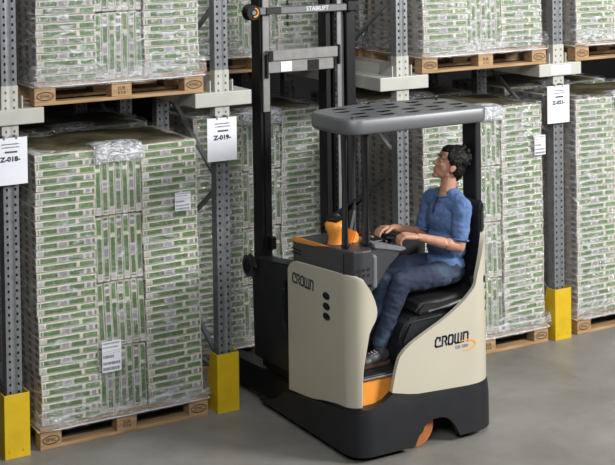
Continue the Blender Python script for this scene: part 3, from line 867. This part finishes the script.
# orange joystick hood
bm = bmesh.new()
prof = [(1.276, .088, .085), (1.285, .085, .080), (1.305, .074, .066), (1.335, .066, .056), (1.365, .068, .058), (1.40, .080, .070), (1.43, .082, .070), (1.447, .062, .054), (1.452, .03, .03)]
rings = []
for z, a, b in prof: rings.append([bm.verts.new((1.868+(z-1.276)*-.12+.012+.84*a*cos(2*pi*k/24), -.90+b*sin(2*pi*k/24), z)) for k in range(24)])
for A, B in zip(rings, rings[1:]):
    for k in range(24): bm.faces.new((A[k], A[(k+1) % 24], B[(k+1) % 24], B[k]))
bm.faces.new(rings[-1]); bm.faces.new(list(reversed(rings[0])))
oh = tpart('orange_hood', bm, 'orange', smooth=True)
bm = bmesh.new(); bar(bm, (1.82, -.92, 1.452), (1.92, -.88, 1.466), .085, .012); bmesh.ops.bevel(bm, geom=bm.edges[:], offset=.006, segments=2, affect='EDGES'); tpart('hood_cap', bm, 'black', oh)
bm = prism_y([(1.93, 1.29), (1.975, 1.38), (1.995, 1.37), (2.01, 1.285)], -.97, -.83, bev=.008); tpart('side_fin', bm, 'orange', oh)
# dark tinted screen with its arm, inclined braces
bm = bmesh.new()
q = [V((1.90, -.72, 1.42)), V((2.37, -.72, 1.63)), V((2.33, -.66, 1.55)), V((1.90, -.66, 1.34))]
bm.faces.new([bm.verts.new(p) for p in q]); o = tpart('tinted_screen', bm, 'screen'); s_ = o.modifiers.new('t', 'SOLIDIFY'); s_.thickness = .006
bm = bmesh.new(); bar(bm, (1.90, -.72, 1.42), (2.37, -.72, 1.63), .009, .012); tpart('screen_edge', bm, 'black', o)
bm = bmesh.new(); bar(bm, (1.93, -.80, 1.46), (2.06, -.80, 1.27), .022, .03); tpart('screen_brace', bm, 'guard', o)
bm = bmesh.new(); bar(bm, (2.10, -.75, 1.46), (2.06, -.75, 1.30), .018, .02); tpart('screen_brace', bm, 'guard', o)

# overhead guard
def rounded(x0, x1, y0, y1, r, n=8):
    pts = []
    for cx, cy, a0, rr_ in ((x0+r[0], y0+r[0], 180, r[0]), (x1-r[1], y0+r[1], 270, r[1]), (x1-r[2], y1-r[2], 0, r[2]), (x0+r[3], y1-r[3], 90, r[3])):
        for k in range(n+1):
            a = R(a0+90*k/n); pts.append((cx+rr_*cos(a), cy+rr_*sin(a)))
    return pts
GX0, GX1, GY0, GY1 = 1.77, 2.885, -1.20, -.70
outer = rounded(GX0, GX1, GY0, GY1, (.13, .06, .05, .10), 8)
# back edge bows out to the rear
outer = [(x, y+(.10*sin(pi*(x-GX0)/(GX1-GX0)) if y > -.75 else 0)) for x, y in outer]
# add points on the back edge
res_ = []
for k in range(len(outer)):
    a, b = outer[k], outer[(k+1) % len(outer)]; res_.append(a)
    if a[1] > -.75 and b[1] > -.75 and abs(a[0]-b[0]) > .4:
        for j in range(1, 12):
            x = a[0]+(b[0]-a[0])*j/12; res_.append((x, GY1+.10*sin(pi*(x-GX0)/(GX1-GX0))))
outer = res_
def ell(cx, cy, a, b, rot=0, n=18): return [(cx+a*cos(2*pi*k/n)*cos(rot)-b*sin(2*pi*k/n)*sin(rot), cy+a*cos(2*pi*k/n)*sin(rot)+b*sin(2*pi*k/n)*cos(rot)) for k in range(n)]
holes = []
for j, y in enumerate((-1.08, -.96, -.84, -.72)):
    for i in range(5 if j < 3 else 4):
        x = 1.96+i*.195+(.05 if j % 2 else 0)
        if x < 2.80: holes.append(ell(x, y, .060, .036, R(8)))
bm = plate_with_holes([(2.32+(x-2.32)*.985, -.91+(y+.91)*.975) for x, y in outer], holes, 2.1375, 2.1405)
og = tpart('guard_top_plate', bm, 'guard')
tpart('guard_inner_panel', prism_z([(2.32+(x-2.32)*.97, -.91+(y+.91)*.95) for x, y in outer], 2.120, 2.128), 'black', og)
# rim: rounded skirt under the plate
bm = bmesh.new(); n = len(outer); rows = []
def off(k, e):
    a, b = V((*outer[(k-1) % n], 0)), V((*outer[(k+1) % n], 0)); t = (b-a).normalized(); nn = V((t.y, -t.x, 0)); p = V((*outer[k], 0))+nn*e; return p
for e, z in ((-.045, 2.1395), (-.022, 2.1450), (-.008, 2.141), (0, 2.128), (0, 2.075), (-.004, 2.050), (-.016, 2.040), (-.030, 2.042), (-.030, 2.120)):
    rows.append([bm.verts.new(off(k, e)+V((0, 0, z))) for k in range(n)])
for A, B in zip(rows, rows[1:]):
    for k in range(n): bm.faces.new((A[k], A[(k+1) % n], B[(k+1) % n], B[k]))
bmesh.ops.recalc_face_normals(bm, faces=bm.faces[:])
o = tpart('guard_rim', bm, 'guard', og); edge_smooth(o, 50)
for x, y in ((1.85, -1.14), (2.3, -.63), (2.80, -.72)):
    bm = bmesh.new(); cyl(bm, (x, y, 2.138), (x, y, 2.150), .012, seg=8); tpart('bolt', bm, 'black', og)
# guard posts
for x, y, r, z0 in ((1.812, -1.10, .024, 1.28), (1.955, -1.12, .030, 1.25)):
    bm = bmesh.new(); tube(bm, [(x, y, 2.10), (x, y, z0+.02), (x, y, z0)], [r, r, r*1.25], 14); o = tpart('guard_post', bm, 'console'); edge_smooth(o, 50)
    bm = bmesh.new(); cyl(bm, (x, y, 1.29), (x, y, 1.335), r*1.5, r*1.35, 14); tpart('post_socket', bm, 'black', o)
bm = bmesh.new(); tube(bm, [(2.13, -.70, 2.10), (2.13, -.70, 1.2)], .013, 10); tpart('guard_post', bm, 'guard')
bm = newbox(2.835, 2.885, -1.115, -.965, .95, 2.10, bev=.010, seg=2); tpart('rear_guard_post', bm, 'charcoal')
# seat
bm = prism_y([(2.27, .84), (2.28, .89), (2.33, .925), (2.47, .920), (2.80, .95), (2.83, .90), (2.80, .84), (2.3, .82)], -1.22, -.80, bev=.022, seg=3)
ST = tpart('seat_cushion', bm, 'seat'); edge_smooth(ST, 40)
bm = prism_y([(2.76, .92), (2.785, 1.20), (2.785, 1.45), (2.80, 1.52), (2.828, 1.52), (2.833, 1.2), (2.833, .92)], -1.22, -.78, bev=.014, seg=3)
o = tpart('seat_backrest', bm, 'seat'); edge_smooth(o, 40)
bm = newbox(2.68, 2.80, -1.265, -1.228, .99, 1.045, bev=.012, seg=2); tpart('armrest_bracket', bm, 'charcoal')
bm = prism_y([(2.13, .70), (2.20, .83), (2.80, .86), (2.84, .50), (2.15, .50)], -1.235, -.60, bev=.03, seg=3)
o = tpart('seat_base', bm, 'charcoal'); edge_smooth(o, 40)
bm = bmesh.new(); tube(bm, [(2.34, -1.25, .868), (2.5, -1.255, .885), (2.74, -1.25, .925)], [.010, .013, .008], 8); tpart('slide_rail', bm, 'console', o)
for k in range(3):
    bm = bmesh.new(); tube(bm, [(2.22+k*.06, -1.243, .70+k*.018), (2.262+k*.06, -1.243, .722+k*.018)], [.011, .009], 8); tpart('vent_slot', bm, 'hole', o)

# outrigger legs, carriage box
for x0, x1, nm in ((1.775, 1.90, 'l'), (2.70, 2.825, 'r')):
    bm = prism_x([(-.50, .06), (.10, .05), (.52, .05), (.60, .09), (.60, .16), (.50, .22), (-.50, .27)], x0, x1, bev=.01)
    lg = tpart('outrigger_leg', bm, 'black')
    bm = bmesh.new(); cyl(bm, (x0+.02, .42, .075), (x1-.02, .42, .075), .075, seg=20); tpart('load_wheel', bm, 'wheel', lg)
bm = newbox(1.80, 2.80, -.46, .02, .255, .335, bev=.012); o = tpart('carriage_floor', bm, 'black')
bm = newbox(1.797, 1.803, -.40, -.06, .345, .352); 
for v in bm.verts: v.co.z += (v.co.y+.2)*-.02
tpart('floor_trim', bm, 'paddark', o)
bm = prism_x([(.115, .93), (.085, 1.015), (-.05, 1.02), (-.47, 1.075), (-.475, .99), (-.36, .93), (-.345, .88), (-.345, .66), (-.40, .57), (-.45, .50), (-.45, .33), (.09, .31)], 1.775, 1.92, bev=.012)
o = tpart('carriage_housing', bm, 'charcoal'); CH = o
bm = bmesh.new(); cyl(bm, (1.742, .115, .950), (1.775, .115, .950), .078, .082, 28); k_ = tpart('round_cover', bm, 'console', CH); edge_smooth(k_)
bm = bmesh.new(); cyl(bm, (1.737, .115, .950), (1.743, .115, .950), .05, .055, 24); tpart('cover_disc', bm, 'black', CH)
bm = newbox(1.875, 1.915, -.01, .05, 1.07, 1.16, bev=.006); tpart('hose_block', bm, 'black')

# mast
MT = 3.3
def chan(x, y, z0, z1, w, d, t, openside):
    """C channel along Z, open towards +x or -x"""
    s = openside
    poly = [(x, y), (x+s*w, y), (x+s*w, y+t), (x+s*t, y+t), (x+s*t, y+d-t), (x+s*w, y+d-t), (x+s*w, y+d), (x, y+d)]
    return prism_z(poly, z0, z1, bev=.0015, seg=1)
for x, s in ((1.838, 1), (2.632, -1)):
    tpart('outer_mast_rail', chan(x, .06, .33, MT, .080, .13, .016, s), 'black')
for x, s in ((1.853, 1), (2.522, -1)):
    o = tpart('middle_mast_rail', newbox(min(x, x+s*.055), max(x, x+s*.055), .045, .058, 2.04 if s > 0 else .9, MT, bev=.004), 'mastgrey')
tpart('mast_guide', newbox(1.862, 1.915, .05, .058, .6, 2.04, bev=.004), 'black')
tpart('inner_mast_rail', newbox(2.385, 2.425, .07, .18, .6, MT, bev=.003), 'black')
tpart('inner_mast_rail', newbox(2.446, 2.462, .07, .18, .6, MT, bev=.003), 'black')
tpart('hydraulic_cylinder', (lambda b: (cyl(b, (2.436, .10, .7), (2.436, .10, MT), .009, seg=12), b)[1])(bmesh.new()), 'guard')
tpart('lower_mast_tie', newbox(1.84, 2.62, .02, .045, .62, .78, bev=.008), 'black')
# cross members
cm = tpart('carriage_plate', newbox(1.875, 2.465, .02, .043, 2.400, 2.478, bev=.005), 'mastgrey')
tpart('plate_stop', newbox(1.880, 1.920, .010, .021, 2.402, 2.474, bev=.003), 'black', cm)
tpart('plate_end', newbox(2.458, 2.478, .012, .043, 2.345, 2.488, bev=.004), 'black', cm)
lp_ = tpart('lower_plate', newbox(1.875, 2.425, .026, .043, 2.315, 2.398, bev=.004), 'mastgrey')
tpart('white_square', newbox(1.985, 2.075, .022, .027, 2.320, 2.392, bev=.002), 'white_mark', lp_)
tpart('black_square', newbox(2.205, 2.300, .022, .027, 2.320, 2.392, bev=.002), 'black', lp_)
tpart('side_bracket', newbox(1.862, 1.884, .012, .043, 2.28, 2.45, bev=.006), 'black', cm)
cb = tpart('top_crossbar', newbox(1.80, 2.56, .01, .042, 2.732, 2.784, bev=.006), 'guard')
tpart('crossbar_text', text_bm('STABILIFT', .045, lambda u, v, d: V((2.285+u*.95, .0095+d, 2.759+v)), .001), 'white_mark', cb)
tpart('dark_sleeve', newbox(1.865, 1.985, .002, .012, 2.734, 2.782, bev=.003), 'charcoal', cb)
tpart('end_bracket', newbox(2.53, 2.62, .0, .05, 2.725, 2.81, bev=.01), 'black', cb)
bm = bmesh.new(); cyl(bm, (1.745, -.035, 2.755), (1.745, .04, 2.755), .052, .058, 24); rl = tpart('pulley', bm, 'black'); edge_smooth(rl)
bm = bmesh.new(); pts = [(1.745+.030*cos(R(a)), -.038, 2.755+.030*sin(R(a))) for a in range(-100, 81, 15)]; tube(bm, pts, .006, 6); tpart('orange_ring', bm, 'orange_mark', rl)
tpart('pulley_arm', newbox(1.79, 1.85, .012, .04, 2.735, 2.775, bev=.005), 'black', rl)
bm = bmesh.new(); cyl(bm, (1.745, -.040, 2.755), (1.745, -.03, 2.755), .016, seg=12); tpart('pulley_hub', bm, 'chrome', rl)
# lift chains and hoses
for x in (2.530,):
    bm = bmesh.new(); z = 1.0
    tube(bm, [(x, .02, .9), (x, .02, MT)], .009, 8); tpart('hydraulic_hose', bm, 'black')
bm = bmesh.new(); z = 2.64
while z < 3.0: box(bm, 2.045, 2.060, .03, .045, z, z+.035, bev=.003); z += .05
tpart('lift_chain', bm, 'black')
# forks inside the rack
ca = tpart('fork_carriage', newbox(1.99, 2.37, .20, .24, .10, .24, bev=.006), 'black')
for x in (2.04, 2.24):
    bm = prism_x([(.24, .08), (.24, .6), (.275, .6), (.28, .11), (.78, .095), (.78, .085), (.26, .075)], x, x+.08, bev=.003)
    tpart('fork', bm, 'black')

# ------------------------------------------------------------------ driver
PO = V((2.66, -1.02, .96))
PT = thing('person', 'dark-haired person in blue shirt and jeans seated in the truck, looking up', 'person', PO)
def ico(bm, c, r, rot=None, sub=3):
    """ellipsoid"""
    r = V(r) if not isinstance(r, (int, float)) else V((r, r, r))
    res = bmesh.ops.create_icosphere(bm, subdivisions=sub, radius=1.)
    for v in res['verts']:
        p = V((v.co.x*r.x, v.co.y*r.y, v.co.z*r.z)); v.co = (rot@p if rot else p)+V(c)
def cap(bm, a, b, ra, rb, n=7):
    a, b = V(a), V(b); ico(bm, a, ra, sub=2); ico(bm, b, rb, sub=2)
    tube(bm, [a+(b-a)*k/n for k in range(n+1)], [ra+(rb-ra)*k/n for k in range(n+1)], 16)
def chain(bm, pts, rads):
    for (p, q, a, b) in zip(pts, pts[1:], rads, rads[1:]): cap(bm, p, q, a, b, 3)
def blob(name, bm, m, parent, vox=.006, smooth_it=4, disp=None):
    """one continuous skin grown round the laid-out body"""
    for v in bm.verts: v.co -= PO
    me = bpy.data.meshes.new('tmp'); bm.to_mesh(me); bm.free()
    o = bpy.data.objects.new('tmp', me); COL.objects.link(o)
    r = o.modifiers.new('r', 'REMESH'); r.mode = 'VOXEL'; r.voxel_size = vox; r.use_smooth_shade = True
    s = o.modifiers.new('s', 'SMOOTH'); s.iterations = smooth_it; s.factor = .5
    dg = bpy.context.evaluated_depsgraph_get(); nm = bpy.data.meshes.new_from_object(o.evaluated_get(dg))
    bpy.data.objects.remove(o)
    if disp:
        nm.update(); ns = [v.normal.copy() for v in nm.vertices]
        for v, n_ in zip(nm.vertices, ns): v.co += n_*disp(v.co)
    for p in nm.polygons: p.use_smooth = True
    nm.name = name; nm.materials.append(M[m]); q = bpy.data.objects.new(name, nm); link(q, parent); return q
# joints (near side = the driver's left, towards -Y)
J = dict(pelvis=V((2.655, -1.01, 1.045)), waist=V((2.665, -1.01, 1.17)), chest=V((2.665, -1.01, 1.37)), neck=V((2.680, -1.01, 1.575)), headb=V((2.672, -1.005, 1.62)),
         shN=V((2.67, -1.185, 1.505)), elN=V((2.615, -1.225, 1.245)), wrN=V((2.355, -1.135, 1.325)),
         shF=V((2.67, -.835, 1.505)), elF=V((2.61, -.80, 1.25)), wrF=V((2.34, -.86, 1.335)),
         hipN=V((2.63, -1.105, 1.055)), kneeN=V((2.22, -1.125, 1.045)), anN=V((2.075, -1.085, .665)),
         hipF=V((2.64, -.915, 1.055)), kneeF=V((2.25, -.865, 1.075)), anF=V((2.13, -.88, .67)))
# head frame: turned a little towards the mast and tilted up
hy, hp = R(20), R(24)
hf = V((-cos(hy)*cos(hp), sin(hy)*cos(hp), sin(hp))); hl = V((0, 0, 1)).cross(hf).normalized(); hu = hf.cross(hl)
HM = Matrix((hf, hl, hu)).transposed(); HC = V((2.700, -1.0, 1.738)); HS = 1.02
def hp_(x, y, z): return HC+HM@(V((x, y, z))*HS)
def hico(bm, c, r, rot=None): ico(bm, hp_(*c), V(r)*HS, HM if rot is None else HM@rot)
body = bmesh.new()
# head
hico(body, (-.012, 0, .042), (.094, .074, .088)); hico(body, (.028, 0, -.012), (.060, .060, .075)); hico(body, (.034, 0, -.062), (.046, .046, .040)); hico(body, (.062, 0, -.093), (.022, .026, .018))
hico(body, (.0, 0, -.055), (.055, .055, .035))
for s in (-1, 1):
    hico(body, (.055, s*.036, -.012), (.026, .020, .022)); hico(body, (.066, s*.028, .036), (.018, .030, .014)); hico(body, (.050, s*.02, .055), (.032, .045, .035))
    hico(body, (-.008, s*.076, -.004), (.020, .007, .033), Matrix.Rotation(R(-12), 3, 'Y')); hico(body, (.0, s*.073, -.006), (.012, .008, .02))
cap(body, hp_(.082, 0, .018), hp_(.098, 0, -.020), .008*HS, .0105*HS); hico(body, (.090, 0, -.026), (.013, .018, .009))
hico(body, (.077, 0, -.052), (.013, .024, .008)); hico(body, (.075, 0, -.066), (.012, .020, .008)); hico(body, (.068, 0, -.055), (.018, .032, .028))
# neck and trunk
cap(body, hp_(-.03, 0, -.05), J['neck'], .054, .056); cap(body, J['neck'], V((2.67, -1.01, 1.46)), .058, .075)
ico(body, J['chest'], (.095, .155, .16)); ico(body, J['waist'], (.095, .135, .14)); ico(body, J['pelvis'], (.11, .15, .10))
for s, a, b, c in (('N', 'shN', 'elN', 'wrN'), ('F', 'shF', 'elF', 'wrF')):
    cap(body, J[a], J[b], .050, .038); 
    mid = J[b]+(J[c]-J[b])*.28; cap(body, J[b], mid, .038, .040); cap(body, mid, J[c], .040, .025)
for s in 'NF':
    cap(body, J['hip'+s], J['knee'+s], .078, .052); cap(body, J['knee'+s], J['an'+s], .050, .034)
def hand(bm, wr, palm, fdir, side, up_, curl, spread=.0095):
    """palm centre, finger direction, side = direction from little finger to thumb"""
    f = fdir.normalized(); s = (side-f*side.dot(f)).normalized(); u = s.cross(f); 
    if u.dot(up_) < 0: u = -u
    for k in (-1, 0, 1): cap(bm, wr+s*k*.010, palm+s*k*.024+f*.030, .019, .0155, 4)
    for k, (L, o_) in enumerate(((.078, 1.35), (.088, .45), (.083, -.45), (.066, -1.35))):
        p = palm+f*.035+s*o_*.0205; d = f.copy(); pts = [p-f*.03, p]; ang = 0
        for seg in (.42, .32, .26):
            ang += curl*(1 if seg > .4 else 1.25); d = (f*cos(ang)-u*sin(ang)); p = p+d*L*seg; pts.append(p)
        chain(bm, pts, [.0105, .0105, .0095, .0088, .0075])
    t0 = wr+(palm-wr)*.35+s*.018; t1 = palm+s*.045+f*.002-u*.006; t2 = t1+(f*.75+s*.25-u*.25)*.036; t3 = t2+(f*.95-s*.05-u*.3)*.028
    chain(bm, [t0, t1, t2, t3], [.015, .0125, .0105, .0085])
# near (left) hand: its thumb faces the far side (+Y); far (right) hand: thumb faces -Y
hand(body, J['wrN'], V((2.290, -1.110, 1.340)), V((-1, .22, -.02)), V((0, 1, .15)), V((0, 0, 1)), .55)
hand(body, J['wrF'], V((2.275, -.875, 1.350)), V((-1, -.15, -.06)), V((0, -1, .1)), V((0, 0, 1)), .30)
body_o = blob('body', body, 'skin', PT, .0042, 3)
# eyes, brows, lips
for s in (-1, 1):
    bm = bmesh.new(); hico(bm, (.0745, s*.030, .012), (.009, .012, .0055)); 
    for v in bm.verts: v.co -= PO
    e_ = obj('eye', bm, 'eye', body_o, smooth=True)
    bm = bmesh.new(); hico(bm, (.0818, s*.029, .012), (.0032, .0055, .0052)); 
    for v in bm.verts: v.co -= PO
    obj('iris', bm, 'hair', e_, smooth=True)
    bm = bmesh.new(); tube(bm, [hp_(.088, s*.012, .036), hp_(.088, s*.028, .042), hp_(.076, s*.046, .036)], [.003, .004, .002], 8)
    for v in bm.verts: v.co -= PO
    obj('eyebrow', bm, 'hair', body_o, smooth=True)
bm = bmesh.new(); hico(bm, (.0795, 0, -.0535), (.0125, .021, .0050)); hico(bm, (.0780, 0, -.0635), (.0115, .018, .0053))
for v in bm.verts: v.co -= PO
obj('lips', bm, 'lip', body_o, smooth=True)
# hair
bm = bmesh.new()
hico(bm, (-.026, 0, .060), (.096, .084, .090)); hico(bm, (.036, 0, .096), (.052, .064, .032), Matrix.Rotation(R(30), 3, 'Y')); hico(bm, (-.072, 0, -.008), (.040, .066, .070)); hico(bm, (-.066, 0, -.060), (.030, .050, .035))
for s in (-1, 1): hico(bm, (-.012, s*.070, .044), (.050, .017, .044)); hico(bm, (-.048, s*.062, .0), (.030, .020, .052)); hico(bm, (.030, s*.062, .060), (.028, .014, .028))
for k in range(26):
    a = random.uniform(-1.1, 1.1); b = random.uniform(-.1, 1.5)
    hico(bm, (-.026-.09*cos(a)*cos(b), .08*sin(a), .060+.086*sin(b)), (.020, .018, .022))
blob('hair', bm, 'hair', body_o, .0045, 2, lambda p: .004*noise.noise(p*55)+.002*noise.noise(p*130))
# shirt
bm = bmesh.new()
ico(bm, V((2.672, -1.01, 1.385)), (.118, .178, .150)); ico(bm, V((2.665, -1.01, 1.22)), (.122, .162, .150)); ico(bm, V((2.648, -1.01, 1.10)), (.120, .165, .075))
ico(bm, V((2.680, -1.01, 1.505)), (.082, .140, .062)); cap(bm, V((2.69, -1.01, 1.565)), V((2.68, -1.13, 1.52)), .050, .052); cap(bm, V((2.69, -1.01, 1.565)), V((2.68, -.89, 1.52)), .050, .052)
for a, b in (('shN', 'elN'), ('shF', 'elF')):
    e = J[a]+(J[b]-J[a])*.74; cap(bm, J[a]+V((0, 0, -.012)), e, .066, .056)
    cap(bm, V((2.672, -1.01, 1.48)), J[a]+V((0, 0, -.012)), .075, .064)
def wr(p):
    return .007*noise.noise(V((p.x*16, p.y*12, p.z*22)))+.004*noise.noise(V((p.x*40, p.y*30, p.z*45)))
sh = blob('shirt', bm, 'shirt', body_o, .0065, 4, wr)
# neckline band, placket and cuffs
def loop(bm, c, ax, bx, cz, r, n=28):
    pts = [c+ax*cos(2*pi*k/n)+bx*sin(2*pi*k/n)+cz*cos(2*pi*k/n) for k in range(n+1)]; tube(bm, pts, r, 6, cap=False)
bm = bmesh.new(); loop(bm, V((2.672, -1.01, 1.568)), V((-.068, 0, 0)), V((0, .078, 0)), V((0, 0, -.028)), .0065)
for v in bm.verts: v.co -= PO
obj('neckband', bm, 'shirt', sh, smooth=True)
bm = bmesh.new(); tube(bm, [V((2.600, -1.01, 1.540)), V((2.568, -1.015, 1.49)), V((2.551, -1.015, 1.44))], [.007, .006, .004], 6)
for v in bm.verts: v.co -= PO
obj('placket', bm, 'logo', sh, smooth=True)
for a, b in (('shN', 'elN'), ('shF', 'elF')):
    d, s_, t_ = frame_of(J[b]-J[a]); c = J[a]+(J[b]-J[a])*.84; bm = bmesh.new(); loop(bm, c, s_*.053, t_*.053, V((0, 0, 0)), .008)
    for v in bm.verts: v.co -= PO
    obj('cuff', bm, 'shirt', sh, smooth=True)
# jeans
bm = bmesh.new()
ico(bm, V((2.640, -1.01, 1.045)), (.118, .172, .088))
for s in 'NF':
    h, k, a = J['hip'+s], J['knee'+s], J['an'+s]
    cap(bm, h, k, .088, .068); ico(bm, k, .069); cap(bm, k, k+(a-k)*.45, .068, .060); cap(bm, k+(a-k)*.45, a+(k-a)*.02, .060, .054)
jn = blob('jeans', bm, 'jeans', body_o, .0065, 3, lambda p: .006*noise.noise(V((p.x*22+p.z*20, p.y*9, p.z*26-p.x*10)))+.002*noise.noise(V((p.x*34, p.y*26, p.z*34))))
# shoes
for s in 'NF':
    a = J['an'+s]; bm = bmesh.new(); d = V((-1, 0, 0))
    bx_ = V((a.x, a.y, .527+.04))
    ico(bm, bx_+V((.02, 0, .02)), (.048, .040, .050)); ico(bm, bx_+V((-.055, 0, .008)), (.060, .044, .042)); ico(bm, bx_+V((-.115, 0, -.005)), (.062, .046, .033)); cap(bm, bx_+V((.01, 0, .03)), V((a.x+.0, a.y, a.z-.02)), .043, .044)
    bmesh.ops.bisect_plane(bm, geom=bm.verts[:]+bm.edges[:]+bm.faces[:], plane_co=(0, 0, .535), plane_no=(0, 0, -1), clear_outer=True)
    r = bmesh.ops.holes_fill(bm, edges=[e for e in bm.edges if len(e.link_faces) == 1])
    sho = blob('shoe', bm, 'shoe', body_o, .006, 3)
    bm = prism_z([(bx_.x+.07*cos(t)-.055+(-.058 if cos(t) < 0 else .058)*1., bx_.y+.043*sin(t)) for t in [2*pi*k/28 for k in range(28)]], .526, .548, bev=.004)
    for v in bm.verts: v.co -= PO
    obj('sole', bm, 'sole', sho)
    bm = bmesh.new()
    for k in range(3): tube(bm, [bx_+V((-.035-.02*k, -.025, .048-.006*k)), bx_+V((-.045-.02*k, 0, .056-.007*k)), bx_+V((-.035-.02*k, .025, .048-.006*k))], .0035, 6)
    for v in bm.verts: v.co -= PO
    obj('laces', bm, 'paper', sho)
for o in COL.objects:
    if o.parent is None and 'category' in o:
        g = {'pallet': 'pallets in the rack', 'goods stack': 'wrapped carton stacks on the pallets', 'rack frame': 'upright frames of the rack', 'rack arm': 'cross arms on the uprights',
             'rail': 'rails under the upper pallets', 'post guard': 'yellow guards at the upright feet', 'sign': 'paper signs on the uprights'}.get(o['category'])
        if g: o['group'] = g
# ------------------------------------------------------------------ camera and light
cam = bpy.data.cameras.new('camera'); co = bpy.data.objects.new('camera', cam); COL.objects.link(co)
YAW, PITCH, ROLL = .5253, .0250, -.0126
fw = V((sin(YAW)*cos(PITCH), cos(YAW)*cos(PITCH), -sin(PITCH))); rt = V((cos(YAW), -sin(YAW), 0)); up = rt.cross(fw)
rt2 = rt*cos(ROLL)+up*sin(ROLL); up2 = -rt*sin(ROLL)+up*cos(ROLL)
mw = Matrix((rt2, up2, -fw)).transposed().to_4x4(); mw.translation = V((-2.6663, -8.3989, 3.4304)); co.matrix_world = mw
cam.sensor_width = 36; cam.lens = 1359.2*36/615; cam.shift_x = 0; cam.shift_y = -(232.5+50.95)/615
cam.clip_end = 100
SC.camera = co

def area(name, loc, target, sx, sy, power, color):
    l = bpy.data.lights.new(name, 'AREA'); l.shape = 'RECTANGLE'; l.size = sx; l.size_y = sy; l.energy = power; l.color = color
    o = bpy.data.objects.new(name, l); COL.objects.link(o); o.location = loc
    o.rotation_euler = (V(target)-V(loc)).to_track_quat('-Z', 'Y').to_euler(); return o
area('hall_lamp', (7.5, -6.5, 5.0), (3.0, -.5, .9), 2.2, 1.8, 950, (1, .98, .95))
area('hall_lamp', (-1.5, -7.5, 5.8), (1.5, 0, 1.2), 3.5, 2.4, 330, (.96, .98, 1))
area('hall_lamp', (2.5, -3.0, 6.6), (2.5, -2.2, 0), 5.0, 1.2, 120, (1, .99, .97))
w = bpy.data.worlds.new('hall'); SC.world = w; w.use_nodes = True
w.node_tree.nodes['Background'].inputs[0].default_value = (.75, .85, 1, 1); w.node_tree.nodes['Background'].inputs[1].default_value = .035
SC.view_settings.view_transform = 'Standard'; SC.view_settings.look = 'None'; SC.view_settings.gamma = 1; SC.view_settings.use_curve_mapping = False
SC.view_settings.exposure = .06
